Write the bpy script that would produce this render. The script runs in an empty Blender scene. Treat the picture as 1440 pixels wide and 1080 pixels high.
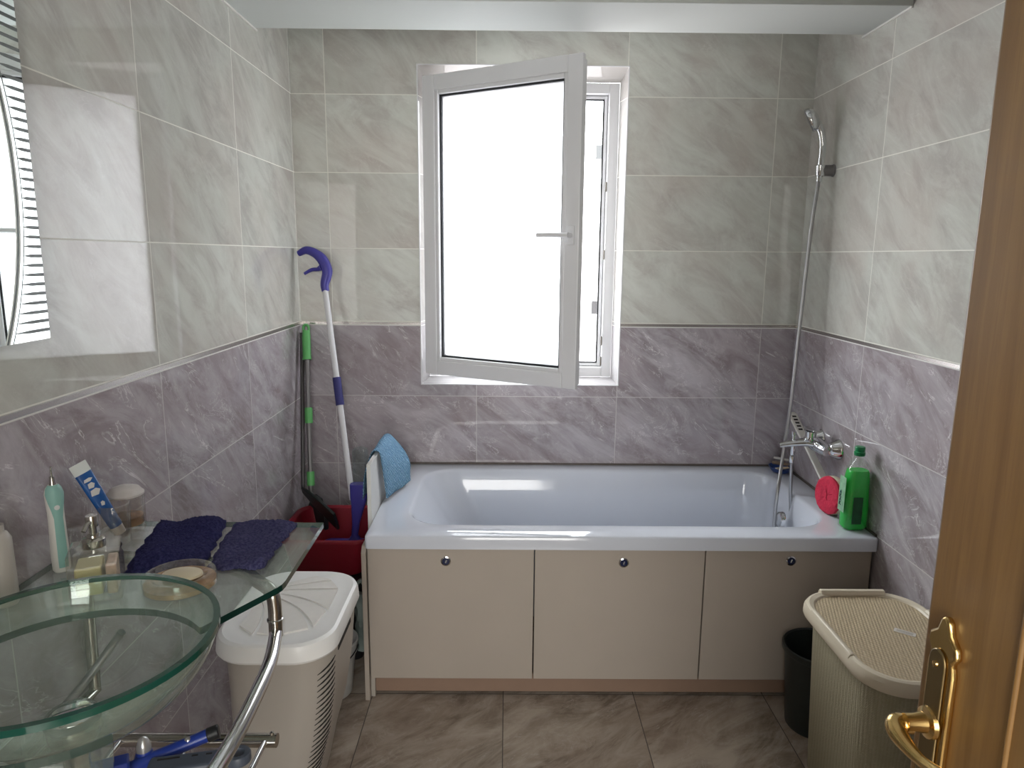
import bpy, bmesh, math, random
from mathutils import Vector, Matrix
random.seed(7)
PI = math.pi
S = bpy.context.scene
COL = S.collection

# ------------------------------------------------------------ camera
cam_d = bpy.data.cameras.new('camera'); cam = bpy.data.objects.new('camera', cam_d); COL.objects.link(cam)
cam_d.sensor_width = 36; cam_d.lens = 36*989.0/1440; cam_d.clip_start = 0.02
def cam_matrix(loc, pitch, yaw, roll):
    p, y, r = map(math.radians, (pitch, yaw, roll))
    f = Vector((math.sin(y)*math.cos(p), math.cos(y)*math.cos(p), math.sin(p)))
    rt = Vector((math.cos(y), -math.sin(y), 0)); up = rt.cross(f)
    R_ = math.cos(r)*rt + math.sin(r)*up; U = -math.sin(r)*rt + math.cos(r)*up
    m = Matrix((R_, U, -f)).transposed().to_4x4(); m.translation = Vector(loc); return m
cam.matrix_world = cam_matrix((0.8651, -2.9519, 1.4927), -10.34, 0.4144, 0.5022)
S.camera = cam
S.view_settings.view_transform = 'Standard'; S.view_settings.look = 'None'
S.view_settings.gamma = 1; S.view_settings.use_curve_mapping = False
S.view_settings.exposure = 0.42

# ------------------------------------------------------------ daylight and added fill light
W = bpy.data.worlds.new('world'); S.world = W; W.use_nodes = True
wn = W.node_tree.nodes; wl = W.node_tree.links
bg = wn['Background']
tc = wn.new('ShaderNodeTexCoord'); sep = wn.new('ShaderNodeSeparateXYZ'); ramp = wn.new('ShaderNodeValToRGB')
wl.new(tc.outputs['Generated'], sep.inputs[0]); wl.new(sep.outputs['Z'], ramp.inputs[0])
ramp.color_ramp.elements[0].position = 0.0; ramp.color_ramp.elements[0].color = (0.55, 0.54, 0.56, 1)
ramp.color_ramp.elements[1].position = 0.12; ramp.color_ramp.elements[1].color = (0.94, 0.98, 1.0, 1)
wl.new(ramp.outputs[0], bg.inputs[0])
sky_m = wn.new('ShaderNodeMath'); sky_m.operation = 'MULTIPLY_ADD'      # the bright, sunny half of the sky lies to the left
wl.new(sep.outputs['X'], sky_m.inputs[0]); sky_m.inputs[1].default_value = -4.4; sky_m.inputs[2].default_value = 9.8
wl.new(sky_m.outputs[0], bg.inputs[1])

def area(name, loc, rot, sx, sy, power, color=(1, 1, 1), portal=False):
    d = bpy.data.lights.new(name, 'AREA'); d.shape = 'RECTANGLE'; d.size = sx; d.size_y = sy
    d.energy = power; d.color = color
    o = bpy.data.objects.new(name, d); COL.objects.link(o); o.location = loc; o.rotation_euler = rot
    if portal: d.cycles.is_portal = True
    return o
area('window_portal', (0.925, 0.255, 1.58), (-PI/2, 0, 0), 0.9, 1.35, 1, portal=True)
area('hall_fill_light', (0.87, -4.62, 1.50), (PI/2, 0, 0), 1.1, 1.7, 47, (1.0, 0.985, 0.95))  # added area light filling the room through the doorway, not a real window

# ------------------------------------------------------------ helpers
ORG = {}
def org_of(parent):
    return ORG.get(parent.name, Vector((0, 0, 0))) if parent else Vector((0, 0, 0))
def obj(name, bm, mats, parent=None, origin=None, smooth=True, bevel=0, bsegs=2, sub=0, angle=40):
    """world-space bmesh -> one object, origin at its thing's base"""
    o_ = Vector(origin) if origin is not None else org_of(parent)
    bmesh.ops.recalc_face_normals(bm, faces=bm.faces)
    bmesh.ops.translate(bm, verts=bm.verts, vec=-o_)
    me = bpy.data.meshes.new(name); bm.to_mesh(me); bm.free()
    if not isinstance(mats, (list, tuple)): mats = [mats]
    for m in mats: me.materials.append(m)
    o = bpy.data.objects.new(name, me); COL.objects.link(o)
    if parent: o.parent = parent
    else: o.location = o_
    ORG[o.name] = o_
    if smooth:
        for p in me.polygons: p.use_smooth = True
        try: me.set_sharp_from_angle(angle=math.radians(angle))
        except Exception: pass
    if bevel:
        b = o.modifiers.new('bevel', 'BEVEL'); b.width = bevel; b.segments = bsegs; b.limit_method = 'ANGLE'; b.angle_limit = math.radians(35)
    if sub:
        s = o.modifiers.new('sub', 'SUBSURF'); s.levels = sub; s.render_levels = sub
    return o
def thing(name, label, cat, loc, group=None):
    o = bpy.data.objects.new(name, None); COL.objects.link(o); o.location = loc; o.empty_display_size = 0.05
    ORG[o.name] = Vector(loc); tag(o, label, cat, group); return o
def tag(o, label, cat, group=None):
    o['label'] = label; o['category'] = cat
    if group: o['group'] = group
    return o
def struct(o):
    o['kind'] = 'structure'; return o
def NB(): return bmesh.new()
def box(bm, x0, x1, y0, y1, z0, z1, mi=0):
    vs = [bm.verts.new((x, y, z)) for z in (z0, z1) for y in (y0, y1) for x in (x0, x1)]
    for f in ((0, 1, 3, 2), (4, 6, 7, 5), (0, 4, 5, 1), (2, 3, 7, 6), (0, 2, 6, 4), (1, 5, 7, 3)):
        fc = bm.faces.new([vs[i] for i in f]); fc.material_index = mi
    return vs
def obox(bm, c, ax, ay, az, hx, hy, hz, mi=0):
    """oriented box, axes ax ay az unit vectors"""
    c = Vector(c); vs = []
    for k in (-1, 1):
        for j in (-1, 1):
            for i in (-1, 1): vs.append(bm.verts.new(c + ax*(i*hx) + ay*(j*hy) + az*(k*hz)))
    for f in ((0, 1, 3, 2), (4, 6, 7, 5), (0, 4, 5, 1), (2, 3, 7, 6), (0, 2, 6, 4), (1, 5, 7, 3)):
        bm.faces.new([vs[i] for i in f]).material_index = mi
def loft(bm, rings, cap0=True, cap1=True, mi=0, closed=True):
    vr = [[bm.verts.new(p) for p in r] for r in rings]
    n = len(vr[0])
    for a, b in zip(vr[:-1], vr[1:]):
        for i in range(n if closed else n-1):
            j = (i+1) % n
            bm.faces.new((a[i], a[j], b[j], b[i])).material_index = mi
    if cap0: bm.faces.new(vr[0]).material_index = mi
    if cap1: bm.faces.new(vr[-1]).material_index = mi
    return vr
def rrect(cx, cy, hx, hy, r, z, n=8):
    r = min(r, hx*0.999, hy*0.999); out = []
    for qx, qy, a0 in ((1, 1, 0), (-1, 1, 90), (-1, -1, 180), (1, -1, 270)):
        for k in range(n+1):
            a = math.radians(a0 + 90*k/n)
            out.append(Vector((cx + qx*(hx-r) + r*math.cos(a), cy + qy*(hy-r) + r*math.sin(a), z)))
    return out
def lathe(bm, c, prof, n=48, axis=None, cap0=False, cap1=False, mi=0, sx=1, sy=1):
    c = Vector(c); ax = Vector(axis).normalized() if axis is not None else Vector((0, 0, 1))
    if abs(ax.z) > 0.999: u = Vector((1, 0, 0)); v = Vector((0, 1, 0))
    else:
        u = ax.cross(Vector((0, 0, 1))).normalized(); v = ax.cross(u)
    rings = []
    for r, z in prof:
        rings.append([c + ax*z + u*(r*sx*math.cos(2*PI*k/n)) + v*(r*sy*math.sin(2*PI*k/n)) for k in range(n)])
    return loft(bm, rings, cap0, cap1, mi)
def tube(bm, pts, r, n=14, mi=0, caps=True, flat=1.0, up=None):
    pts = [Vector(p) for p in pts]; m = len(pts)
    rs = r if isinstance(r, (list, tuple)) else [r]*m
    T = []
    for i in range(m):
        t = (pts[min(i+1, m-1)] - pts[max(i-1, 0)]); T.append(t.normalized())
    a = up if up is not None else (Vector((0, 0, 1)) if abs(T[0].z) < 0.9 else Vector((0, 1, 0)))
    a = Vector(a); u = (a - T[0]*a.dot(T[0])).normalized(); rings = []
    for i in range(m):
        u = (u - T[i]*u.dot(T[i])).normalized(); v = T[i].cross(u)
        rings.append([pts[i] + u*(rs[i]*flat*math.cos(2*PI*k/n)) + v*(rs[i]*math.sin(2*PI*k/n)) for k in range(n)])
    return loft(bm, rings, caps, caps, mi)
def smooth_path(pts, per=8):
    P_ = [Vector(p) for p in pts]; P_ = [P_[0]*2-P_[1]] + P_ + [P_[-1]*2-P_[-2]]; out = []
    for i in range(1, len(P_)-2):
        p0, p1, p2, p3 = P_[i-1:i+3]
        for k in range(per):
            t = k/per
            out.append(0.5*((2*p1) + (p2-p0)*t + (2*p0-5*p1+4*p2-p3)*t*t + (3*p1-p0-3*p2+p3)*t**3))
    out.append(P_[-2]); return out
def slerp_list(vals, n):
    """resample a list of numbers to n samples"""
    out = []
    for i in range(n):
        t = i*(len(vals)-1)/(n-1); k = min(int(t), len(vals)-2); out.append(vals[k] + (vals[k+1]-vals[k])*(t-k))
    return out
def prism(bm, poly, origin, ux, uy, uz, t, mi=0):
    """extrude 2D polygon (in ux,uy) by t along uz"""
    o = Vector(origin); lo = [bm.verts.new(o + ux*a + uy*b) for a, b in poly]; hi = [bm.verts.new(o + ux*a + uy*b + uz*t) for a, b in poly]
    n = len(poly); bm.faces.new(lo).material_index = mi; bm.faces.new(hi).material_index = mi
    for i in range(n): bm.faces.new((lo[i], lo[(i+1) % n], hi[(i+1) % n], hi[i])).material_index = mi
    return lo, hi
X_, Y_, Z_ = Vector((1, 0, 0)), Vector((0, 1, 0)), Vector((0, 0, 1))

# ------------------------------------------------------------ materials
def pmat(name, col, rough=0.5, metal=0.0, spec=0.5, trans=0.0, ior=1.45, coat=0.0, sss=0.0, noise=0.0, nscale=20, bump=0.0, bscale=80, alpha=1.0):
    m = bpy.data.materials.new(name); m.use_nodes = True; nt = m.node_tree; b = nt.nodes['Principled BSDF']
    b.inputs['Base Color'].default_value = (*col, 1); b.inputs['Roughness'].default_value = rough
    b.inputs['Metallic'].default_value = metal; b.inputs['Specular IOR Level'].default_value = spec
    b.inputs['Transmission Weight'].default_value = trans; b.inputs['IOR'].default_value = ior
    b.inputs['Coat Weight'].default_value = coat; b.inputs['Coat Roughness'].default_value = 0.05
    if sss: b.inputs['Subsurface Weight'].default_value = sss; b.inputs['Subsurface Radius'].default_value = (0.01, 0.01, 0.01)
    if alpha < 1: b.inputs['Alpha'].default_value = alpha
    t = nt.nodes.new('ShaderNodeTexCoord')
    n = nt.nodes.new('ShaderNodeTexNoise'); n.inputs['Scale'].default_value = nscale; n.inputs['Detail'].default_value = 4
    nt.links.new(t.outputs['Object'], n.inputs['Vector'])
    mx = nt.nodes.new('ShaderNodeMix'); mx.data_type = 'RGBA'
    k = max(noise, 0.02)
    mx.inputs[6].default_value = (*[c*(1-k) for c in col], 1); mx.inputs[7].default_value = (*[min(1, c*(1+k)) for c in col], 1)
    nt.links.new(n.outputs[0], mx.inputs[0]); nt.links.new(mx.outputs[2], b.inputs['Base Color'])
    if bump:
        n2 = nt.nodes.new('ShaderNodeTexNoise'); n2.inputs['Scale'].default_value = bscale; n2.inputs['Detail'].default_value = 3
        nt.links.new(t.outputs['Object'], n2.inputs['Vector'])
        bp = nt.nodes.new('ShaderNodeBump'); bp.inputs['Strength'].default_value = bump; bp.inputs['Distance'].default_value = 0.003
        nt.links.new(n2.outputs[0], bp.inputs['Height']); nt.links.new(bp.outputs[0], b.inputs['Normal'])
    return m

class NT:
    def __init__(s, m): s.nt = m.node_tree
    def n(s, t, **k):
        x = s.nt.nodes.new(t)
        for a, v in k.items(): setattr(x, a, v)
        return x
    def l(s, a, b): s.nt.links.new(a, b)
    def math(s, op, a, b=None, c=None):
        x = s.n('ShaderNodeMath', operation=op)
        for i, v in enumerate((a, b, c)):
            if v is None: continue
            if isinstance(v, (int, float)): x.inputs[i].default_value = v
            else: s.l(v, x.inputs[i])
        return x.outputs[0]
    def ramp(s, f, lo, hi, c0=(0, 0, 0), c1=(1, 1, 1), interp='LINEAR'):
        r = s.n('ShaderNodeValToRGB'); e = r.color_ramp.elements; r.color_ramp.interpolation = interp
        e[0].position = lo; e[0].color = (*c0, 1); e[1].position = hi; e[1].color = (*c1, 1); s.l(f, r.inputs[0]); return r.outputs[0]
    def mix(s, f, a, b):
        x = s.n('ShaderNodeMix', data_type='RGBA')
        for i, v in ((0, f), (6, a), (7, b)):
            if isinstance(v, (int, float)): x.inputs[i].default_value = v
            elif isinstance(v, tuple): x.inputs[i].default_value = (*v, 1)
            else: s.l(v, x.inputs[i])
        return x.outputs[2]
    def noise(s, vec, scale, detail=5, rough=0.55, dist=0.0):
        x = s.n('ShaderNodeTexNoise'); x.inputs['Scale'].default_value = scale; x.inputs['Detail'].default_value = detail
        x.inputs['Roughness'].default_value = rough; x.inputs['Distortion'].default_value = dist; s.l(vec, x.inputs['Vector']); return x.outputs[0]

def tile_mat(name, uv, u0, v0, w, h, ca, cb, cc, vein, grout, rough, spec, veinamt=0.5, gw=0.0030, tilt=0.008, ang=-38, tvar=0.10):
    m = bpy.data.materials.new(name); m.use_nodes = True; T = NT(m); b = m.node_tree.nodes['Principled BSDF']
    tcn = T.n('ShaderNodeTexCoord'); sp = T.n('ShaderNodeSeparateXYZ'); T.l(tcn.outputs['Object'], sp.inputs[0])
    pick = {'x': sp.outputs[0], 'y': sp.outputs[1], 'z': sp.outputs[2]}
    def co(s_): return T.math('MULTIPLY', pick[s_[1]], -1.0) if s_[0] == '-' else pick[s_]
    u = co(uv[0]); v = co(uv[1])
    tu = T.math('DIVIDE', T.math('SUBTRACT', u, u0), w); tv = T.math('DIVIDE', T.math('SUBTRACT', v, v0), h)
    iu = T.math('FLOOR', tu); iv = T.math('FLOOR', tv); fu = T.math('FRACT', tu); fv = T.math('FRACT', tv)
    du = T.math('MULTIPLY', T.math('MINIMUM', fu, T.math('SUBTRACT', 1.0, fu)), w)
    dv = T.math('MULTIPLY', T.math('MINIMUM', fv, T.math('SUBTRACT', 1.0, fv)), h)
    d = T.math('MINIMUM', du, dv)
    g = T.math('LESS_THAN', d, gw/2)
    idv = T.n('ShaderNodeCombineXYZ'); T.l(iu, idv.inputs[0]); T.l(iv, idv.inputs[1]); idv.inputs[2].default_value = u0*3.1
    wn_ = T.n('ShaderNodeTexWhiteNoise', noise_dimensions='3D'); T.l(idv.outputs[0], wn_.inputs['Vector'])
    rid = T.math('MULTIPLY', wn_.outputs[0], 37.0)
    a = math.radians(ang)
    p = T.math('ADD', T.math('MULTIPLY', u, math.cos(a)), T.math('MULTIPLY', v, math.sin(a)))
    q = T.math('ADD', T.math('MULTIPLY', u, -math.sin(a)), T.math('MULTIPLY', v, math.cos(a)))
    def vec(kp, kq):
        c = T.n('ShaderNodeCombineXYZ'); T.l(T.math('MULTIPLY', p, kp), c.inputs[0]); T.l(T.math('MULTIPLY', q, kq), c.inputs[1]); T.l(rid, c.inputs[2]); return c.outputs[0]
    nA = T.noise(vec(1, 1.9), 3.6, 8, 0.66, 1.0)
    nS = T.noise(vec(1.0, 2.9), 3.4, 9, 0.68, 1.3)
    nV = T.noise(vec(1, 1.5), 6, 8, 0.66, 2.6)
    nV2 = T.noise(vec(1, 3.6), 3.6, 5, 0.6, 1.0)
    nM = T.noise(vec(1, 1.5), 5.5, 3, 0.5, 0.4)
    nC = T.noise(vec(1, 1), 2.6, 3, 0.5, 0.2)
    col = T.mix(T.ramp(nA, 0.38, 0.62), ca, cb)
    col = T.mix(T.math('MULTIPLY', T.ramp(nS, 0.42, 0.62), 0.7), col, cc)
    col = T.mix(T.math('MULTIPLY', T.ramp(nC, 0.42, 0.66), 0.35), col, tuple(x*y for x, y in zip(ca, (1.12, 0.98, 0.94))))
    vm = T.ramp(T.math('ABSOLUTE', T.math('SUBTRACT', nV, 0.5)), 0.0, 0.012, (1, 1, 1), (0, 0, 0))
    vm2 = T.ramp(T.math('ABSOLUTE', T.math('SUBTRACT', nV2, 0.53)), 0.0, 0.010, (1, 1, 1), (0, 0, 0))
    mk = T.ramp(nM, 0.50, 0.64); mk2 = T.ramp(nM, 0.36, 0.5, (1, 1, 1), (0, 0, 0))
    vv = T.math('MAXIMUM', T.math('MULTIPLY', vm, mk), T.math('MULTIPLY', vm2, mk2))
    col = T.mix(T.math('MULTIPLY', vv, veinamt), col, vein)
    br = T.math('ADD', 1.0 - tvar/2, T.math('MULTIPLY', wn_.outputs[0], tvar))
    hs = T.n('ShaderNodeHueSaturation'); T.l(br, hs.inputs['Value']); T.l(col, hs.inputs['Color']); col = hs.outputs[0]
    col = T.mix(g, col, grout)
    T.l(col, b.inputs['Base Color'])
    T.l(T.math('ADD', rough, T.math('MULTIPLY', g, 0.5)), b.inputs['Roughness'])
    b.inputs['Specular IOR Level'].default_value = spec
    geo = T.n('ShaderNodeNewGeometry')
    sb = T.n('ShaderNodeVectorMath', operation='SUBTRACT'); T.l(wn_.outputs[1], sb.inputs[0]); sb.inputs[1].default_value = (0.5, 0.5, 0.5)
    sc = T.n('ShaderNodeVectorMath', operation='SCALE'); T.l(sb.outputs[0], sc.inputs[0]); sc.inputs['Scale'].default_value = tilt
    ad = T.n('ShaderNodeVectorMath', operation='ADD'); T.l(geo.outputs['Normal'], ad.inputs[0]); T.l(sc.outputs[0], ad.inputs[1])
    nn = T.n('ShaderNodeVectorMath', operation='NORMALIZE'); T.l(ad.outputs[0], nn.inputs[0])
    bp = T.n('ShaderNodeBump'); bp.inputs['Strength'].default_value = 0.25; bp.inputs['Distance'].default_value = 0.0012
    hgt = T.math('SUBTRACT', T.math('MULTIPLY', nC, 0.6), g)
    T.l(hgt, bp.inputs['Height']); T.l(nn.outputs[0], bp.inputs['Normal']); T.l(bp.outputs[0], b.inputs['Normal'])
    return m

LT = dict(ca=(0.475, 0.455, 0.42), cb=(0.58, 0.59, 0.535), cc=(0.67, 0.685, 0.63), vein=(0.76, 0.75, 0.71), grout=(0.78, 0.77, 0.70), rough=0.02, spec=0.30, veinamt=0.30)
DK = dict(ca=(0.280, 0.243, 0.254), cb=(0.405, 0.372, 0.396), cc=(0.54, 0.51, 0.54), vein=(0.84, 0.82, 0.82), grout=(0.56, 0.54, 0.53), rough=0.03, spec=0.26, veinamt=0.7)
GA, GL, GR = 0.1351, -0.6144, 0.5807
m_back_l = tile_mat('light_tile_back', ('x', 'z'), GA, 1.217, 0.6, 0.3, **LT)
m_back_d = tile_mat('dark_tile_back', ('x', 'z'), GA, 0.0, 0.6, 0.3, **DK)
m_left_l = tile_mat('light_tile_left', ('y', 'z'), GL, 1.217, 0.6, 0.3, **LT)
m_left_d = tile_mat('dark_tile_left', ('y', 'z'), GL, 0.0, 0.6, 0.3, **DK)
m_right_l = tile_mat('light_tile_right', ('-y', 'z'), GR, 1.217, 0.6, 0.3, **LT)
m_right_d = tile_mat('dark_tile_right', ('-y', 'z'), GR, 0.0, 0.6, 0.3, **DK)
m_rev_l = tile_mat('light_tile_reveal', ('y', 'z'), 0.4, 1.217, 0.6, 0.3, **{**LT, 'ca': (0.44, 0.43, 0.41), 'cb': (0.50, 0.49, 0.47), 'cc': (0.55, 0.54, 0.52)})
m_rev_d = tile_mat('dark_tile_reveal', ('y', 'z'), 0.4, 0.0, 0.6, 0.3, **{**LT, 'ca': (0.40, 0.39, 0.40), 'cb': (0.46, 0.45, 0.46), 'cc': (0.52, 0.51, 0.52)})
m_floor = tile_mat('floor_tile', ('x', 'y'), 0.41, -1.20, 0.45, 0.45, ca=(0.21, 0.168, 0.132), cb=(0.39, 0.325, 0.265), cc=(0.54, 0.47, 0.395),
                   vein=(0.55, 0.50, 0.45), grout=(0.09, 0.072, 0.062), rough=0.22, spec=0.4, veinamt=0.5, ang=38)
m_grey_wall = pmat('painted_wall', (0.62, 0.60, 0.56), 0.8, noise=0.05)
m_ceil = pmat('ceiling_paint', (0.80, 0.81, 0.80), 0.7, noise=0.02, nscale=3)
m_beam = pmat('beam_paint', (0.60, 0.625, 0.60), 0.65, noise=0.02, nscale=3)
m_strip = pmat('accent_strip', (0.46, 0.44, 0.42), 0.26, metal=1.0)
m_grout = pmat('white_grout', (0.78, 0.77, 0.73), 0.6)
m_upvc = pmat('white_window_plastic', (0.72, 0.72, 0.735), 0.28, noise=0.015, nscale=5)
m_gasket = pmat('black_rubber', (0.02, 0.022, 0.025), 0.5)
m_acryl = pmat('white_acrylic', (0.63, 0.66, 0.73), 0.08, spec=0.55, coat=0.3, noise=0.01, nscale=4)
m_lam = pmat('cream_laminate', (0.445, 0.39, 0.335), 0.38, noise=0.035, nscale=9)
m_lamw = pmat('white_laminate', (0.72, 0.72, 0.70), 0.35, noise=0.03, nscale=9)
m_lamedge = pmat('laminate_edge', (0.46, 0.42, 0.37), 0.5, noise=0.05)
m_plinth = pmat('brown_plinth', (0.30, 0.20, 0.145), 0.5, noise=0.06)
m_chrome = pmat('chrome', (0.72, 0.73, 0.74), 0.07, metal=1.0)
m_chromed = pmat('brushed_steel', (0.50, 0.48, 0.44), 0.2, metal=1.0)
m_hosem = pmat('metal_hose', (0.42, 0.42, 0.43), 0.28, metal=1.0)
m_navy = pmat('navy_plastic', (0.012, 0.018, 0.06), 0.25)
m_whitep_lit = pmat('lit_white_plastic', (0.90, 0.90, 0.885), 0.32, noise=0.02)  # hamper lid: window light from above put into the colour
m_whitep_shade = pmat('shaded_white_plastic', (0.44, 0.405, 0.36), 0.36, noise=0.02)  # hamper body: same white plastic, its shade put into the colour
m_lidin = pmat('beige_grey_inlay', (0.83, 0.81, 0.77), 0.6, noise=0.04, nscale=60, bump=0.2)  # lid inlay, tone lightened with the lid for the window light
m_slot = pmat('dark_slot', (0.02, 0.018, 0.016), 0.8)
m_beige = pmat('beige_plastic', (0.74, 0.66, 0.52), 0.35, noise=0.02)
m_red = pmat('red_plastic', (0.26, 0.012, 0.026), 0.35, noise=0.06)
m_black = pmat('black_plastic', (0.014, 0.015, 0.017), 0.45, noise=0.2)
m_bin = pmat('dark_green_black_plastic', (0.022, 0.028, 0.027), 0.4, noise=0.15)
m_green = pmat('green_plastic', (0.12, 0.42, 0.13), 0.4, noise=0.05)
m_polegrey = pmat('grey_coated_pole', (0.20, 0.19, 0.19), 0.35, metal=0.4)
m_poled = pmat('dark_coated_pole', (0.075, 0.072, 0.072), 0.4, metal=0.3)
m_polew = pmat('white_coated_pole', (0.66, 0.66, 0.68), 0.3)
m_mopblue = pmat('indigo_plastic', (0.055, 0.048, 0.29), 0.38, noise=0.04)
m_mopblue2 = pmat('indigo_grip', (0.035, 0.035, 0.16), 0.6, bump=0.4, bscale=300)
m_brass = pmat('polished_brass', (0.72, 0.50, 0.20), 0.2, metal=1.0, noise=0.06, nscale=12)
m_brassd = pmat('brass_plate', (0.22, 0.16, 0.075), 0.3, metal=0.85, noise=0.1, nscale=12)
m_redsp = pmat('red_sponge', (0.62, 0.03, 0.075), 0.9, noise=0.25, nscale=60, bump=0.8, bscale=120)
m_ivory = pmat('ivory_plastic', (0.66, 0.60, 0.46), 0.4)
m_soap = pmat('cream_soap', (0.78, 0.68, 0.50), 0.45, sss=0.2)
m_brushw = pmat('off_white_plastic', (0.72, 0.70, 0.65), 0.4)
m_bluedish = pmat('blue_plastic', (0.03, 0.075, 0.27), 0.35)
m_mint = pmat('mint_rubber', (0.26, 0.47, 0.42), 0.45)
m_tubew = pmat('tube_white', (0.70, 0.74, 0.72), 0.3)
m_label = pmat('label_white', (0.62, 0.62, 0.60), 0.5)
m_labelg = pmat('label_grey_blue', (0.16, 0.19, 0.24), 0.5, noise=0.3, nscale=40)
m_capgreen = pmat('green_cap', (0.01, 0.23, 0.075), 0.35)
m_greyp = pmat('slate_grey_plastic', (0.075, 0.09, 0.12), 0.4)
m_razor = pmat('royal_blue_plastic', (0.02, 0.05, 0.33), 0.3)
m_silverp = pmat('silver_plastic', (0.6, 0.6, 0.6), 0.25, metal=0.6)
m_brownbar = pmat('brown_bar', (0.30, 0.22, 0.16), 0.7, noise=0.2)
m_lampw = pmat('lamp_body', (0.8, 0.8, 0.8), 0.4)

def clear_mat(name, tint, gloss_rough=0.02, ior=1.5, dens=0.0, haze=0.0, hazecol=(0.8, 0.8, 0.8)):
    """thin clear sheet: tinted see-through plus fresnel reflection (and a little haze)"""
    m = bpy.data.materials.new(name); m.use_nodes = True; nt = m.node_tree; nt.nodes.clear(); T = NT(m)
    out = T.n('ShaderNodeOutputMaterial'); tr = T.n('ShaderNodeBsdfTransparent')
    n = T.noise(T.n('ShaderNodeTexCoord').outputs['Object'], 6, 2)
    T.l(T.mix(n, tuple(c*0.98 for c in tint), tuple(min(1, c*1.02) for c in tint)), tr.inputs[0])
    gl = T.n('ShaderNodeBsdfGlossy'); gl.inputs['Roughness'].default_value = gloss_rough; gl.inputs['Color'].default_value = (0.9, 0.95, 0.92, 1)
    fr = T.n('ShaderNodeFresnel'); gm = T.n('ShaderNodeNewGeometry')   # same reflectance on the inner side of the sheet
    T.l(T.math('ADD', ior, T.math('MULTIPLY', gm.outputs['Backfacing'], 1.0/ior - ior)), fr.inputs['IOR'])
    mx = T.n('ShaderNodeMixShader'); T.l(fr.outputs[0], mx.inputs[0]); src = tr.outputs[0]
    if haze:
        df = T.n('ShaderNodeBsdfDiffuse'); df.inputs[0].default_value = (*hazecol, 1); m2 = T.n('ShaderNodeMixShader'); m2.inputs[0].default_value = haze
        T.l(tr.outputs[0], m2.inputs[1]); T.l(df.outputs[0], m2.inputs[2]); src = m2.outputs[0]
    T.l(src, mx.inputs[1]); T.l(gl.outputs[0], mx.inputs[2]); T.l(mx.outputs[0], out.inputs[0]); return m
def frosted_mat(name):
    m = bpy.data.materials.new(name); m.use_nodes = True; m.node_tree.nodes.clear(); T = NT(m)
    out = T.n('ShaderNodeOutputMaterial'); tl = T.n('ShaderNodeBsdfTranslucent'); n = T.noise(T.n('ShaderNodeTexCoord').outputs['Object'], 30, 2)
    T.l(T.mix(n, (0.93, 0.94, 0.95), (0.97, 0.97, 0.98)), tl.inputs[0])
    gl = T.n('ShaderNodeBsdfGlossy'); gl.inputs['Roughness'].default_value = 0.05; mx = T.n('ShaderNodeMixShader'); mx.inputs[0].default_value = 0.05
    T.l(tl.outputs[0], mx.inputs[1]); T.l(gl.outputs[0], mx.inputs[2]); T.l(mx.outputs[0], out.inputs[0]); return m
m_pane = frosted_mat('frosted_window_glass')
m_sheet = clear_mat('green_tinted_glass', (0.955, 0.985, 0.97), haze=0.10, hazecol=(0.62, 0.72, 0.66))
m_bowl = clear_mat('green_bowl_glass', (0.935, 0.98, 0.955), haze=0.08, hazecol=(0.55, 0.66, 0.58))
m_gedge = pmat('green_glass_edge', (0.010, 0.070, 0.050), 0.08, spec=0.8, noise=0.2, nscale=15)
m_cedge = pmat('counter_glass_edge', (0.006, 0.034, 0.026), 0.06, spec=0.8, noise=0.2, nscale=15)
m_bottle_clear = clear_mat('clear_plastic', (0.96, 0.98, 0.97), haze=0.025)
m_smoke = clear_mat('smoke_plastic', (0.86, 0.90, 0.90), haze=0.08, hazecol=(0.3, 0.34, 0.34))
m_block = clear_mat('clear_acrylic', (0.95, 0.93, 0.91), haze=0.055, hazecol=(0.75, 0.7, 0.66), ior=1.6)
m_amber = pmat('amber_crystal_base', (0.40, 0.23, 0.11), 0.15, noise=0.7, nscale=45, spec=0.8, bump=0.6, bscale=90)
m_liquid = pmat('yellow_liquid', (0.60, 0.58, 0.30), 0.3, sss=0.0, noise=0.05)
m_pearl = pmat('pearl_white_lid', (0.62, 0.58, 0.55), 0.3, noise=0.12, nscale=90)
m_bucket = pmat('translucent_white_plastic', (0.60, 0.61, 0.60), 0.35, noise=0.04)
m_bag = pmat('pale_green_bag', (0.22, 0.27, 0.25), 0.35, noise=0.6, nscale=14, bump=0.8, bscale=30)

# green detergent
m_soapg = pmat('green_detergent', (0.015, 0.72, 0.075), 0.12, noise=0.25, nscale=14, spec=0.6)
m_soapg.node_tree.nodes['Principled BSDF'].inputs['Transmission Weight'].default_value = 0.35
m_mirror = pmat('mirror_silver', (0.86, 0.92, 0.90), 0.01, metal=1.0)
m_mirrorline = pmat('etched_line', (0.14, 0.16, 0.155), 0.4)
m_mirroredge = pmat('mirror_edge', (0.16, 0.19, 0.18), 0.3)
m_mirrorwhite = pmat('frosted_line', (0.75, 0.78, 0.74), 0.3)

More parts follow.
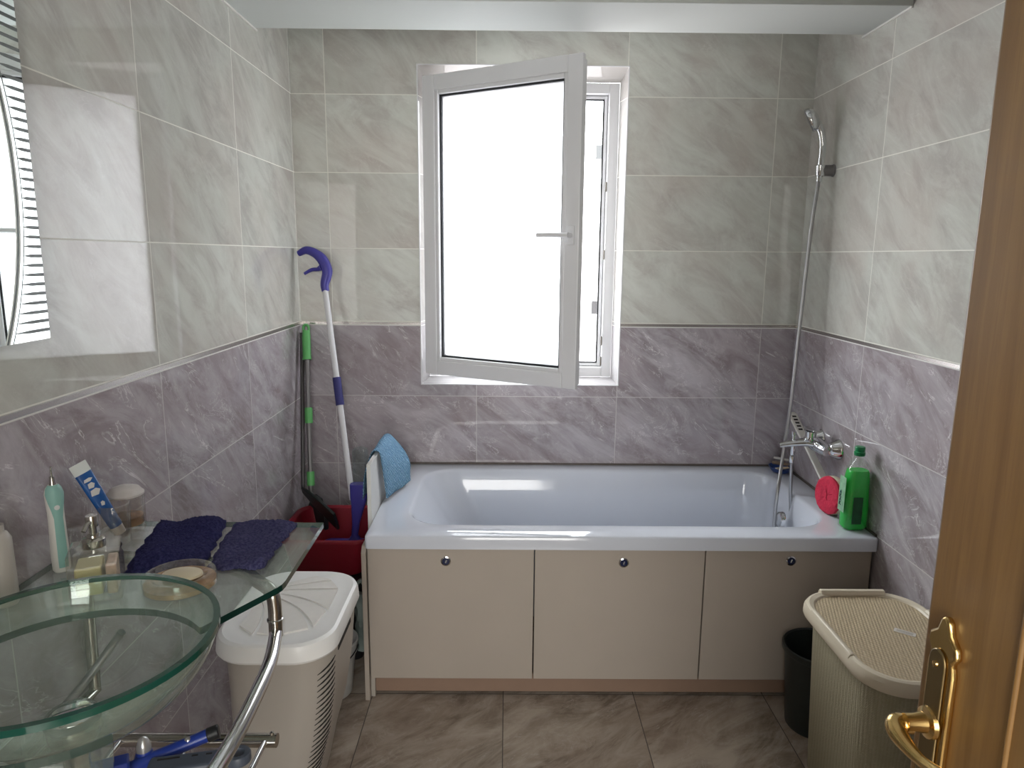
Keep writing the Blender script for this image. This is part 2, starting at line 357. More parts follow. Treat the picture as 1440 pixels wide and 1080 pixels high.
def wood_mat(name):
    m = bpy.data.materials.new(name); m.use_nodes = True; T = NT(m); b = m.node_tree.nodes['Principled BSDF']
    tcn = T.n('ShaderNodeTexCoord'); mp = T.n('ShaderNodeMapping'); T.l(tcn.outputs['Object'], mp.inputs[0]); mp.inputs['Scale'].default_value = (14, 14, 0.8)
    n1 = T.noise(mp.outputs[0], 2.0, 6, 0.6, 1.2); n2 = T.noise(mp.outputs[0], 9.0, 4, 0.6, 0.4)
    col = T.mix(T.ramp(n1, 0.35, 0.65), (0.245, 0.132, 0.043), (0.325, 0.185, 0.066))
    col = T.mix(T.math('MULTIPLY', T.ramp(n2, 0.45, 0.6), 0.3), col, (0.20, 0.105, 0.042))
    T.l(col, b.inputs['Base Color']); b.inputs['Roughness'].default_value = 0.38; b.inputs['Coat Weight'].default_value = 0.15
    return m
m_wood = wood_mat('varnished_pine')

def towel_mat(name, c0, c1):
    m = pmat(name, c0, 0.95, spec=0.1); T = NT(m); b = m.node_tree.nodes['Principled BSDF']
    tcn = T.n('ShaderNodeTexCoord'); n = T.noise(tcn.outputs['Object'], 170, 3, 0.6); n3 = T.noise(tcn.outputs['Object'], 16, 3, 0.6)
    col = T.mix(T.ramp(n, 0.35, 0.7), c0, c1); col = T.mix(T.math('MULTIPLY', n3, 0.5), col, tuple(x*0.6 for x in c0)); T.l(col, b.inputs['Base Color'])
    bp = T.n('ShaderNodeBump'); bp.inputs['Strength'].default_value = 1.0; bp.inputs['Distance'].default_value = 0.006; T.l(n, bp.inputs['Height']); T.l(bp.outputs[0], b.inputs['Normal'])
    return m
m_towel = towel_mat('navy_terry', (0.022, 0.022, 0.085), (0.060, 0.060, 0.17))
m_towel2 = towel_mat('slate_navy_terry', (0.042, 0.042, 0.115), (0.115, 0.11, 0.22))

def cloth_mat():
    m = pmat('blue_microfibre', (0.20, 0.40, 0.62), 0.9, spec=0.15); T = NT(m); b = m.node_tree.nodes['Principled BSDF']
    tcn = T.n('ShaderNodeTexCoord'); w1 = T.n('ShaderNodeTexWave'); w1.wave_type = 'BANDS'; w1.bands_direction = 'DIAGONAL'; w1.inputs['Scale'].default_value = 45; w1.inputs['Distortion'].default_value = 5.0
    T.l(tcn.outputs['Object'], w1.inputs[0]); n = T.noise(tcn.outputs['Object'], 90, 3)
    col = T.mix(T.math('MULTIPLY', w1.outputs[1], n), (0.15, 0.34, 0.56), (0.55, 0.78, 0.95)); T.l(col, b.inputs['Base Color'])
    bp = T.n('ShaderNodeBump'); bp.inputs['Strength'].default_value = 1.0; bp.inputs['Distance'].default_value = 0.008; T.l(w1.outputs[1], bp.inputs['Height']); T.l(bp.outputs[0], b.inputs['Normal'])
    return m
m_cloth = cloth_mat()
def rattan_mat(name, ca, cb, msc=(1, 0.6, 1.0)):
    m = pmat(name, ca, 0.5); T = NT(m); b = m.node_tree.nodes['Principled BSDF']; tcn = T.n('ShaderNodeTexCoord')
    v = T.n('ShaderNodeTexVoronoi'); v.inputs['Scale'].default_value = 130; mp = T.n('ShaderNodeMapping'); mp.inputs['Scale'].default_value = msc; mp.inputs['Rotation'].default_value = (0, 0, 0.5)
    T.l(tcn.outputs['Object'], mp.inputs[0]); T.l(mp.outputs[0], v.inputs['Vector'])
    try: v.inputs['Randomness'].default_value = 0.15
    except Exception: pass
    T.l(T.mix(T.ramp(v.outputs['Distance'], 0.15, 0.7), cb, ca), b.inputs['Base Color'])
    bp = T.n('ShaderNodeBump'); bp.invert = True; bp.inputs['Strength'].default_value = 0.9; bp.inputs['Distance'].default_value = 0.003; T.l(v.outputs['Distance'], bp.inputs['Height']); T.l(bp.outputs[0], b.inputs['Normal'])
    return m
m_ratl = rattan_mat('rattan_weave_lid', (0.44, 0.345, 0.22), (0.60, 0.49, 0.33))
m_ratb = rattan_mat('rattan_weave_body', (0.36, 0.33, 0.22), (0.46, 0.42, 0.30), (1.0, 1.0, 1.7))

# ------------------------------------------------------------ room
WX, YF, ZC = 2.0792, -3.10, 2.55
WL, WR, WB, WT = 0.4997, 1.3402, 0.9499, 2.2317   # window opening
ZS = 1.2; ZL = 1.2165; TH = 0.26
def wallseg(bm, x0, x1, y0, y1, z0, z1):
    if z0 < ZS: box(bm, x0, x1, y0, y1, z0, min(z1, 1.208), 0)
    if z1 > 1.208: box(bm, x0, x1, y0, y1, max(z0, 1.208), z1, 1)
bm = NB()
wallseg(bm, -TH, WL, 0, TH, -0.05, ZC+0.1); wallseg(bm, WR, WX+TH, 0, TH, -0.05, ZC+0.1)
wallseg(bm, WL, WR, 0, TH, -0.05, WB); wallseg(bm, WL, WR, 0, TH, WT, ZC+0.1)
struct(obj('wall_back', bm, [m_back_d, m_back_l], smooth=False))
bm = NB(); wallseg(bm, -TH, 0, YF, 0, -0.05, ZC+0.1); struct(obj('wall_left', bm, [m_left_d, m_left_l], smooth=False))
bm = NB(); wallseg(bm, WX, WX+TH, YF, 0, -0.05, ZC+0.1); struct(obj('wall_right', bm, [m_right_d, m_right_l], smooth=False))
bm = NB(); box(bm, -TH, WX+TH, YF-1.6, 0, -0.05, 0); struct(obj('floor', bm, m_floor, smooth=False))
bm = NB(); box(bm, -TH, WX+TH, YF-1.6, 0, ZC, ZC+0.1); struct(obj('ceiling', bm, m_ceil, smooth=False))
bm = NB()  # front wall with the doorway the camera stands in
box(bm, -TH, 0.42, YF-0.12, YF, 0, ZC); box(bm, 1.32, WX+TH, YF-0.12, YF, 0, ZC); box(bm, 0.42, 1.32, YF-0.12, YF, 2.08, ZC)
struct(obj('wall_front', bm, m_grey_wall, smooth=False))
bm = NB()
box(bm, -TH, -TH+0.1, YF-1.6, YF-0.12, 0, ZC); box(bm, WX+TH-0.1, WX+TH, YF-1.6, YF-0.12, 0, ZC); box(bm, -TH, WX+TH, YF-1.7, YF-1.6, 0, ZC)
struct(obj('wall_hall', bm, m_grey_wall, smooth=False))
bm = NB(); box(bm, 0.0, WX, -0.675, -0.389, 2.2424, ZC)
struct(obj('trim_1', bm, m_beam, bevel=0.003))
# silicone lines under the beam ends
bm = NB(); box(bm, 0.0, 0.006, -0.675, -0.372, 2.2365, 2.2425); struct(obj('trim_2', bm, m_grout))
bm = NB(); box(bm, WX-0.006, WX, -0.675, -0.372, 2.2365, 2.2425); struct(obj('trim_3', bm, m_grout))
# accent strips
def strip(name, boxes):
    b_ = NB(); g_ = NB()
    for x0, x1, y0, y1 in boxes:
        box(b_, x0, x1, y0, y1, 1.2035, 1.2145)
    o = struct(obj(name, b_, m_strip, smooth=False))
    for x0, x1, y0, y1 in boxes: box(g_, x0, x1, y0, y1, 1.2005, 1.2035)
    struct(obj('strip_grout', g_, m_grout, parent=o, smooth=False)); return o
strip('trim_4', [(0.003, WL, -0.003, 0.0), (WR, WX-0.003, -0.003, 0.0)])
strip('trim_5', [(0.0, 0.003, YF, 0.0)])
strip('trim_6', [(WX-0.003, WX, YF, 0.0)])
# window reveal lining with white corner beads
FX0, FX1, FZ0, FZ1 = 0.527, 1.320, 0.971, 2.192     # window frame, seen through the splayed reveal
YR = 0.10
def wedge(bm, a0, a1, b0, b1, c0, c1, mi):
    """triangular lining: a = edge at the wall face, b = edge at the frame, c = edge in the wall plane"""
    v = [bm.verts.new(Vector(p)) for p in (a0, a1, b0, b1, c0, c1)]
    for f in ((0, 1, 3, 2), (2, 3, 5, 4), (0, 4, 5, 1), (0, 2, 4), (1, 5, 3)): bm.faces.new([v[k] for k in f]).material_index = mi
bm = NB(); q = 0.0005
for xw, xf in ((WL, FX0), (WR, FX1)):
    wedge(bm, (xw, 0, WB), (xw, 0, 1.208), (xf, YR, WB), (xf, YR, 1.208), (xw, YR, WB), (xw, YR, 1.208), 0)
    wedge(bm, (xw, 0, 1.208), (xw, 0, WT), (xf, YR, 1.208), (xf, YR, WT), (xw, YR, 1.208), (xw, YR, WT), 1)
wedge(bm, (WL, 0, WT), (WR, 0, WT), (WL, YR, FZ1), (WR, YR, FZ1), (WL, YR, WT), (WR, YR, WT), 1)
wedge(bm, (WL, 0, WB), (WR, 0, WB), (WL, YR, FZ0), (WR, YR, FZ0), (WL, YR, WB), (WR, YR, WB), 0)
struct(obj('trim_7', bm, [m_rev_d, m_rev_l], smooth=False))
bm = NB()
for x0, x1, z0, z1 in ((WL-0.001, WL+0.003, WB-0.001, WT+0.001), (WR-0.003, WR+0.001, WB-0.001, WT+0.001), (WL, WR, WT-0.002, WT+0.001), (WL, WR, WB-0.001, WB+0.003)):
    box(bm, x0, x1, -0.002, 0.002, z0, z1)
struct(obj('trim_8', bm, m_upvc, smooth=False))
# bathroom ceiling lamp
lamp = thing('ceiling_lamp', 'flat square white lamp on the bathroom ceiling', 'lamp', (1.05, -1.75, 2.55))
bm = NB(); box(bm, 0.86, 1.24, -1.94, -1.56, 2.48, 2.55); obj('lamp_base', bm, m_lampw, lamp, bevel=0.01)

# ------------------------------------------------------------ window_1
FY0, FY1 = YR, 0.165
def ringframe(bm, x0, x1, z0, z1, w, y0, y1):
    box(bm, x0, x0+w, y0, y1, z0, z1); box(bm, x1-w, x1, y0, y1, z0, z1)
    box(bm, x0+w, x1-w, y0, y1, z1-w, z1); box(bm, x0+w, x1-w, y0, y1, z0, z0+w)
bm = NB(); ringframe(bm, FX0, FX1, FZ0, FZ1, 0.042, FY0, FY0+0.03); ringframe(bm, FX0, FX1, FZ0, FZ1, 0.058, FY0+0.03, FY1)
win = struct(obj('window_1', bm, m_upvc, bevel=0.0025, smooth=False))
bm = NB(); ringframe(bm, FX0+0.058, FX1-0.058, FZ0+0.058, FZ1-0.058, 0.006, FY0+0.031, FY0+0.036); ringframe(bm, FX0+0.044, FX1-0.044, FZ0+0.044, FZ1-0.044, 0.0015, FY0+0.0285, FY0+0.031)
struct(obj('window_gasket', bm, m_gasket, win, smooth=False))
for zc in (1.93, 1.27):     # small catch plates outside, at the handle side
    bm = NB(); box(bm, 1.236, 1.272, 0.170, 0.176, zc-0.03, zc+0.03); struct(obj('screen_clip', bm, clear_mat('clip_grey', (0.26, 0.26, 0.26)), win, bevel=0.006))
for zc in (1.78, 1.50, 1.13, 1.04):
    bm = NB(); box(bm, FX1-0.0475, FX1-0.0425, FY0-0.001, FY0+0.018, zc-0.02, zc+0.02); struct(obj('strike_plate', bm, m_chromed, win))
# the open sash, hinged at the left
HX, HY = 0.548, 0.052; SW, SZ0, SZ1, STH = 0.70, 0.998, 2.188, 0.058
ang = math.atan2(-0.362, 0.612); sx = Vector((math.cos(ang), math.sin(ang), 0)); sn = Vector((-sx.y, sx.x, 0))  # sn points outdoors
def sbox(bm, a0, a1, t0, t1, z0, z1):   # a along the sash, t from room face outwards
    c = Vector((HX, HY, 0)) + sx*((a0+a1)/2) + sn*((t0+t1)/2 - STH) + Z_*((z0+z1)/2)
    obox(bm, c, sx, sn, Z_, (a1-a0)/2, (t1-t0)/2, (z1-z0)/2)
def sframe(bm, a0, a1, z0, z1, w, t0, t1):
    sbox(bm, a0, a0+w, t0, t1, z0, z1); sbox(bm, a1-w, a1, t0, t1, z0, z1); sbox(bm, a0+w, a1-w, t0, t1, z1-w, z1); sbox(bm, a0+w, a1-w, t0, t1, z0, z0+w)
bm = NB(); sframe(bm, 0, SW, SZ0, SZ1, 0.058, 0, 0.022); sframe(bm, 0.010, SW-0.010, SZ0+0.010, SZ1-0.010, 0.062, 0.022, STH)
sash = struct(obj('window_sash', bm, m_upvc, win, bevel=0.003, smooth=False))
bm = NB(); sframe(bm, 0.057, SW-0.057, SZ0+0.057, SZ1-0.057, 0.017, 0.004, 0.026); struct(obj('glazing_bead', bm, m_upvc, sash, bevel=0.004, smooth=False))
bm = NB(); sframe(bm, 0.072, SW-0.072, SZ0+0.072, SZ1-0.072, 0.009, 0.016, 0.024); struct(obj('window_gasket', bm, m_gasket, sash, smooth=False))
bm = NB(); sframe(bm, 0.076, SW-0.076, SZ0+0.076, SZ1-0.076, 0.009, 0.032, 0.044); struct(obj('glass_spacer', bm, m_gasket, sash, smooth=False))
bm = NB(); sbox(bm, 0.074, SW-0.074, 0.026, 0.030, SZ0+0.074, SZ1-0.074); struct(obj('window_pane', bm, m_pane, sash, smooth=False))
hb = Vector((HX, HY, 0)) + sx*(SW-0.030) - sn*STH + Z_*1.567
bm = NB(); obox(bm, hb - sn*0.004, sx, sn, Z_, 0.013, 0.005, 0.034); lathe(bm, hb - sn*0.008, [(0.010, 0), (0.009, 0.02), (0.009, 0.034)], 16, -sn, True, True)
obj_h = struct(obj('window_handle', bm, m_upvc, sash, bevel=0.002))
bm = NB(); p0 = hb - sn*0.042
tube(bm, smooth_path([p0 + sx*0.008, p0 - sx*0.012, p0 - sx*0.06 + Z_*0.001, p0 - sx*0.118 + Z_*0.001], 5), [0.012]*8+[0.0115]*8, 12, flat=0.8)
struct(obj('handle_lever', bm, m_upvc, obj_h))
bm = NB()
for zc in (2.13, 1.05):
    lathe(bm, (0.532, 0.068, zc-0.04), [(0.0, 0), (0.008, 0.001), (0.008, 0.08), (0.0, 0.081)], 14); box(bm, 0.519, 0.532, 0.075, 0.099, zc-0.045, zc+0.045)
struct(obj('window_hinge', bm, m_upvc, win, bevel=0.001))

# ------------------------------------------------------------ door_1 (open leaf at the right)
DX0, DX1, DY = 1.290, 1.330, -2.298
bm = NB(); box(bm, DX0, DX1, -3.095, DY, 0.01, 2.05)
door = struct(obj('door_1', bm, m_wood, bevel=0.006, bsegs=3))
bm = NB(); box(bm, DX0-0.003, DX0+0.002, -2.428, -2.423, 0.12, 1.93); box(bm, DX0-0.008, DX0+0.002, -2.990, -2.98, 0.12, 1.93)
struct(obj('door_moulding', bm, m_wood, door, bevel=0.004, bsegs=3))
bm = NB()
yc = -2.338
pl = [(-0.019, -0.16), (0.019, -0.16), (0.019, 0.060), (0.016, 0.072), (0.022, 0.080), (0.020, 0.090), (0.010, 0.098), (0.006, 0.110), (0.0, 0.114), (-0.006, 0.110), (-0.010, 0.098), (-0.020, 0.090), (-0.022, 0.080), (-0.016, 0.072), (-0.019, 0.060)]
prism(bm, pl, (DX0, yc, 1.046), Y_, Z_, -X_, 0.008)
plate = struct(obj('handle_plate', bm, m_brass, door, bevel=0.003, bsegs=3))
bm = NB(); pl2 = [(-0.012, -0.155)] + [(0.012, -0.155)] + [(0.012*math.cos(a*PI/8), 0.066 + 0.014*math.sin(a*PI/8)) for a in range(9)]
prism(bm, pl2, (DX0-0.008, yc, 1.046), Y_, Z_, -X_, 0.003); struct(obj('plate_inset', bm, m_brassd, plate, bevel=0.0015))
bm = NB(); lathe(bm, (DX0-0.011, yc, 1.111), [(0.0035, 0), (0.003, 0.002), (0.0, 0.0025)], 12, -X_); struct(obj('plate_screw', bm, m_brass, plate))
bm = NB(); lathe(bm, (DX0-0.011, yc, 0.972), [(0.004, 0), (0.0, 0.001)], 12, -X_); box(bm, DX0-0.012, DX0-0.010, yc-0.0015, yc+0.0015, 0.955, 0.972)
struct(obj('keyhole', bm, m_slot, plate))
bm = NB()
lathe(bm, (DX0-0.010, yc, 1.048), [(0.016, 0), (0.015, 0.004), (0.010, 0.006), (0.0085, 0.016), (0.0085, 0.024)], 20, -X_, True, True)
q0 = Vector((DX0-0.033, yc, 1.044))
pts = smooth_path([q0 + X_*0.008, q0 - X_*0.006 + Y_*0.004, q0 - X_*0.012 - Y_*0.010 - Z_*0.002, q0 - X_*0.008 - Y_*0.040 - Z_*0.006, q0 - X_*0.002 - Y_*0.085 + Z_*0.002, q0 - X_*0.004 - Y_*0.120 - Z_*0.002], 6)
tube(bm, pts, slerp_list([0.008, 0.010, 0.009, 0.0055, 0.0065, 0.005], len(pts)), 14)
struct(obj('door_handle', bm, m_brass, plate))

# ------------------------------------------------------------ bathtub
TX0, TX1, TY0, TY1, TZ = 0.408, WX-0.002, -0.806, -0.003, 0.600
tub = thing('bathtub', 'white acrylic bathtub along the window wall', 'bathtub', (1.24, -0.4, 0.0))
bm = NB()
cx, cy = (TX0+TX1)/2, (TY0+TY1)/2; hx, hy = (TX1-TX0)/2, (TY1-TY0)/2
IX0, IX1, IY0, IY1 = 0.53, 1.975, -0.695, -0.075
ix, iy, jx, jy = (IX0+IX1)/2, (IY0+IY1)/2, (IX1-IX0)/2, (IY1-IY0)/2
N = 10
rings = [rrect(cx, cy, hx-0.010, hy-0.010, 0.012, TZ-0.043, N), rrect(cx, cy, hx, hy, 0.012, TZ-0.045, N), rrect(cx, cy, hx, hy, 0.012, TZ-0.006, N), rrect(cx, cy, hx-0.002, hy-0.002, 0.012, TZ-0.002, N), rrect(cx, cy, hx-0.007, hy-0.007, 0.012, TZ, N),
         rrect(ix, iy, jx+0.012, jy+0.012, 0.14, TZ-0.001, N), rrect(ix, iy, jx+0.004, jy+0.004, 0.135, TZ-0.004, N), rrect(ix, iy, jx-0.004, jy-0.004, 0.13, TZ-0.015, N),
         rrect(ix+0.02, iy, jx-0.035, jy-0.02, 0.13, TZ-0.10, N), rrect(ix+0.06, iy, jx-0.09, jy-0.045, 0.14, TZ-0.25, N),
         rrect(ix+0.08, iy, jx-0.14, jy-0.07, 0.14, TZ-0.37, N), rrect(ix+0.09, iy, jx-0.19, jy-0.12, 0.12, TZ-0.41, N), rrect(ix+0.10, iy, jx-0.26, jy-0.19, 0.08, TZ-0.42, N)]
loft(bm, rings, False, True); obj('tub_shell', bm, m_acryl, tub, angle=50)
bm = NB(); lathe(bm, (1.925, -0.385, 0.500), [(0.0, 0.014), (0.018, 0.016), (0.030, 0.010), (0.033, 0.0), (0.033, -0.006)], 28, Vector((-1, 0, 0.1)))
obj('overflow_knob', bm, m_chrome, tub)
bm = NB(); lathe(bm, (1.70, -0.385, 0.181), [(0.0, 0.004), (0.03, 0.004), (0.036, 0.0)], 28); obj('drain_cover', bm, m_chrome, tub)
# tile-joint sealant behind the tub rim
bm = NB(); box(bm, TX0, WX-0.0005, -0.006, -0.0005, 0.598, 0.606); box(bm, WX-0.006, WX-0.0005, TY0+0.02, -0.0005, 0.598, 0.606); obj('sealant', bm, pmat('old_sealant', (0.12, 0.10, 0.09), 0.7, noise=0.5, nscale=30), tub, smooth=False)

# bath surround
sur = thing('bath_surround', 'cream laminate panelling with three lockable doors below the bathtub', 'cabinet', (1.24, -0.76, 0.0))
for i, (a, b_) in enumerate(((0.4125, 0.9575), (0.9615, 1.519), (1.523, 2.068))):
    bm = NB(); box(bm, a, b_, -0.786, -0.768, 0.082, 0.548); d_ = obj('door', bm, [m_lam], sur, bevel=0.0012)
    lx, lz = ((0.669, 0.506), (1.253, 0.504), (1.803, 0.514))[i]
    bm = NB(); lathe(bm, (lx, -0.786, lz), [(0.0165, 0), (0.0165, 0.003), (0.0125, 0.0045), (0.0125, 0.002)], 28, -Y_); lk = obj('lock', bm, m_chrome, d_)
    bm = NB(); lathe(bm, (lx, -0.788, lz), [(0.0125, 0), (0.0115, 0.0015), (0.0, 0.0018)], 24, -Y_, mi=0)
    tube(bm, [(lx-0.001, -0.790, lz-0.005), (lx+0.002, -0.790, lz+0.005)], 0.0022, 8, mi=1); l2 = bm
    for f in l2.faces: pass
    o2 = obj('lock', l2, [m_navy, m_silverp], d_); o2['label'] = 'navy lock core with a slot'
bm = NB(); box(bm, 0.42, 2.074, -0.752, -0.736, 0.012, 0.082); obj('plinth', bm, m_plinth, sur, bevel=0.001)
for xa, xb in ((0.408, 0.422), (2.064, 2.076)):
    bm = NB(); box(bm, xa, xb, -0.766, -0.745, 0.0, 0.548); obj('corner_post', bm, m_lamedge, sur, bevel=0.001)
bm = NB(); prism(bm, [(-0.788, 0.0), (-0.03, 0.0), (-0.03, 0.552), (-0.770, 0.552), (-0.788, 0.532)], (0.392, 0, 0), Y_, Z_, X_, 0.0155)
obj('side_panel', bm, m_lam, sur, bevel=0.001, smooth=False)
# upright board by the tub's left end
bm = NB(); box(bm, 0.3925, 0.4065, -0.665, -0.275, 0.556, 0.795)
tag(obj('upright_board', bm, [m_lamw], origin=(0.4, -0.36, 0.553), bevel=0.001), 'narrow white laminate board standing up at the left end of the bathtub', 'board')
# blue cloth over the board
bm = NB()
def cloth_pt(s, t):
    # s across the board (0 = hanging outside, 1 = hanging inside the tub side), t along the board depth
    y = -0.54 + t*0.25
    if s < 0.45:
        k = s/0.45; x = 0.352 + 0.0365*k**0.8 - 0.012*math.sin(k*PI); z = 0.625 + 0.173*k
    elif s < 0.58:
        k = (s-0.45)/0.13; x = 0.3885 + 0.026*k; z = 0.799 + 0.006*math.sin(k*PI)
    else:
        k = (s-0.58)/0.42; x = 0.4145 + (0.004 + 0.062*t)*math.sin(min(k*1.25, 1)*PI*0.6) + 0.008*k; z = 0.799 - 0.185*k
        y += 0.05*k*(1-t)
    z += 0.002*math.sin(9*t + 5*s)+0.002
    return Vector((x, y, z))
NS, NTT = 34, 18
g = [[bm.verts.new(cloth_pt(i/(NS-1), j/(NTT-1))) for j in range(NTT)] for i in range(NS)]
for i in range(NS-1):
    for j in range(NTT-1): bm.faces.new((g[i][j], g[i+1][j], g[i+1][j+1], g[i][j+1]))
o = obj('cleaning_cloth', bm, m_cloth, origin=(0.40, -0.45, 0.81)); sm = o.modifiers.new('solid', 'SOLIDIFY'); sm.thickness = 0.003; sm.offset = 1
tag(o, 'light blue ribbed microfibre cloth draped over the upright white board', 'cloth')

# ------------------------------------------------------------ shower set
hs = thing('hand_shower', 'chrome hand shower with a metal hose hanging in its wall bracket', 'shower', (2.03, -0.228, 1.80))
bm = NB()
hpts = smooth_path([(2.027, -0.232, 1.775), (2.029, -0.230, 1.83), (2.031, -0.230, 1.90), (2.022, -0.230, 1.95), (2.003, -0.230, 1.985)], 6)
tube(bm, hpts, slerp_list([0.0105, 0.0125, 0.013, 0.014, 0.016], len(hpts)), 16); obj('shower_handle', bm, m_chrome, hs)
ax = Vector((-0.82, 0.36, -0.46)).normalized()
hc = Vector((1.990, -0.230, 2.0))
bm = NB(); lathe(bm, hc, [(0.0, -0.018), (0.020, -0.016), (0.036, -0.006), (0.044, 0.004), (0.046, 0.012), (0.044, 0.018)], 36, ax); obj('shower_head', bm, m_chrome, hs)
bm = NB(); lathe(bm, hc, [(0.044, 0.0175), (0.040, 0.020), (0.0, 0.021)], 36, ax); obj('spray_face', bm, m_polegrey, hs)
bm = NB()
hp = smooth_path([(2.026, -0.232, 1.778), (2.010, -0.238, 1.60), (1.995, -0.245, 1.26), (1.973, -0.275, 0.953), (1.948, -0.300, 0.74), (1.915, -0.355, 0.60), (1.906, -0.37, 0.48),
                  (1.915, -0.38, 0.40), (1.940, -0.375, 0.37), (1.966, -0.365, 0.42), (1.970, -0.36, 0.52), (1.962, -0.36, 0.62), (1.957, -0.362, 0.742)], 12)
tube(bm, hp, 0.0068, 12); obj('hose', bm, m_hosem, hs)
bm = NB(); lathe(bm, (1.957, -0.362, 0.722), [(0.0, 0), (0.009, 0.001), (0.0105, 0.01), (0.0095, 0.028), (0.0, 0.029)], 16); obj('hose_nut', bm, m_chrome, hs)
bk = thing('shower_bracket', 'small chrome wall bracket holding the hand shower', 'bracket', (2.078, -0.228, 1.816))
bm = NB(); lathe(bm, (2.0792, -0.228, 1.816), [(0.023, 0.0), (0.023, 0.003), (0.0205, 0.006), (0.0205, 0.044), (0.0, 0.045)], 24, -X_); obj('bracket_arm', bm, m_polegrey, bk, bevel=0.0005)
bm = NB(); lathe(bm, (2.029, -0.231, 1.795), [(0.0145, 0), (0.0170, 0.004), (0.0185, 0.038), (0.0160, 0.040), (0.0135, 0.002)], 24); obj('bracket_socket', bm, m_chrome, bk)

# ------------------------------------------------------------ mixer tap
mx_ = thing('bath_mixer', 'chrome bath mixer tap on the right wall above the tub', 'tap', (2.07, -0.40, 0.80))
for yy in (-0.322, -0.474):
    bm = NB(); lathe(bm, (WX-0.0005, yy, 0.806), [(0.039, 0), (0.039, 0.003), (0.034, 0.009), (0.023, 0.032), (0.018, 0.036), (0.0, 0.036)], 30, -X_); obj('escutcheon', bm, m_chrome, mx_)
bm = NB()
tube(bm, [(WX-0.02, -0.322, 0.806), (2.034, -0.322, 0.806)], 0.011, 14); tube(bm, [(WX-0.02, -0.474, 0.806), (2.034, -0.474, 0.806)], 0.011, 14)
pb = smooth_path([(2.034, -0.484, 0.800), (2.030, -0.46, 0.803), (2.024, -0.40, 0.808), (2.030, -0.34, 0.806), (2.034, -0.312, 0.806)], 5)
tube(bm, pb, slerp_list([0.019, 0.023, 0.027, 0.023, 0.018], len(pb)), 18); obj('mixer_body', bm, m_chrome, mx_)
bm = NB(); ps = smooth_path([(2.020, -0.415, 0.812), (1.985, -0.405, 0.815), (1.935, -0.395, 0.808), (1.892, -0.392, 0.800)], 6)
tube(bm, ps, slerp_list([0.026, 0.025, 0.020, 0.015], len(ps)), 18, flat=0.62); obj('spout', bm, m_chrome, mx_)
bm = NB(); lathe(bm, (1.958, -0.362, 0.752), [(0.007, 0), (0.009, 0.004), (0.009, 0.05)], 16, cap0=True, cap1=True); lathe(bm, (1.945, -0.392, 0.812), [(0.0055, 0), (0.0055, 0.025), (0.009, 0.028), (0.009, 0.040), (0.0, 0.041)], 16); obj('diverter', bm, m_chrome, mx_)
bm = NB(); lathe(bm, (2.004, -0.402, 0.815), [(0.025, 0), (0.025, 0.016), (0.020, 0.020), (0.021, 0.040), (0.025, 0.044)], 24, cap1=True)
tube(bm, smooth_path([(2.012, -0.385, 0.866), (2.000, -0.42, 0.868), (1.992, -0.46, 0.873), (1.985, -0.50, 0.880)], 5), slerp_list([0.026, 0.026, 0.017, 0.012], 16), 16, flat=0.28); obj('mixer_lever', bm, m_chrome, mx_)

# bath brush with sponge
bb = thing('bath_brush', 'long off-white handled bath brush with a round red sponge leaning behind the mixer tap', 'brush', (2.02, -0.57, 0.60))
bm = NB(); A_ = Vector((2.028, -0.500, 0.685)); B_ = Vector((2.032, -0.142, 0.866)); dv = (B_-A_).normalized(); dn = (X_ - dv*X_.dot(dv)).normalized(); dx = dn.cross(dv)
if dx.z < 0: dx = -dx
prism(bm, [(-0.09, -0.014), (0.20, -0.014), (0.27, -0.017), (0.385, -0.018), (0.400, -0.012), (0.400, 0.012), (0.385, 0.018), (0.27, 0.017), (0.20, 0.014), (-0.09, 0.014)], A_, dv, dn, dx, 0.010); obj('brush_handle', bm, m_brushw, bb, bevel=0.003)
bm = NB()
for k in range(5): obox(bm, A_ + dv*(0.29+0.020*k) + dx*0.0102, dv, dn, dx, 0.0045, 0.008, 0.0008)
obj('grip_ribs', bm, m_slot, bb)
sc_ = Vector((2.005, -0.580, 0.6685)); sa = Vector((-0.97, -0.22, 0.05)).normalized()
bm = NB(); lathe(bm, sc_, [(0.0, 0.006), (0.030, 0.008), (0.058, 0.010), (0.066, 0.004), (0.067, -0.006)], 40, sa); lathe(bm, sc_, [(0.067, -0.026), (0.064, -0.036), (0.05, -0.040), (0.0, -0.041)], 40, sa)
lathe(bm, sc_, [(0.067, -0.006), (0.065, -0.016), (0.067, -0.026)], 40, sa)
for v in bm.verts:
    v.co += Vector((random.uniform(-1, 1), random.uniform(-1, 1), random.uniform(-1, 1)))*0.0012
obj('sponge', bm, m_redsp, bb)
bm = NB(); lathe(bm, sc_, [(0.0665, -0.004), (0.0685, -0.007), (0.0685, -0.024), (0.0665, -0.027)], 40, sa); obj('sponge_band', bm, m_ivory, bb)

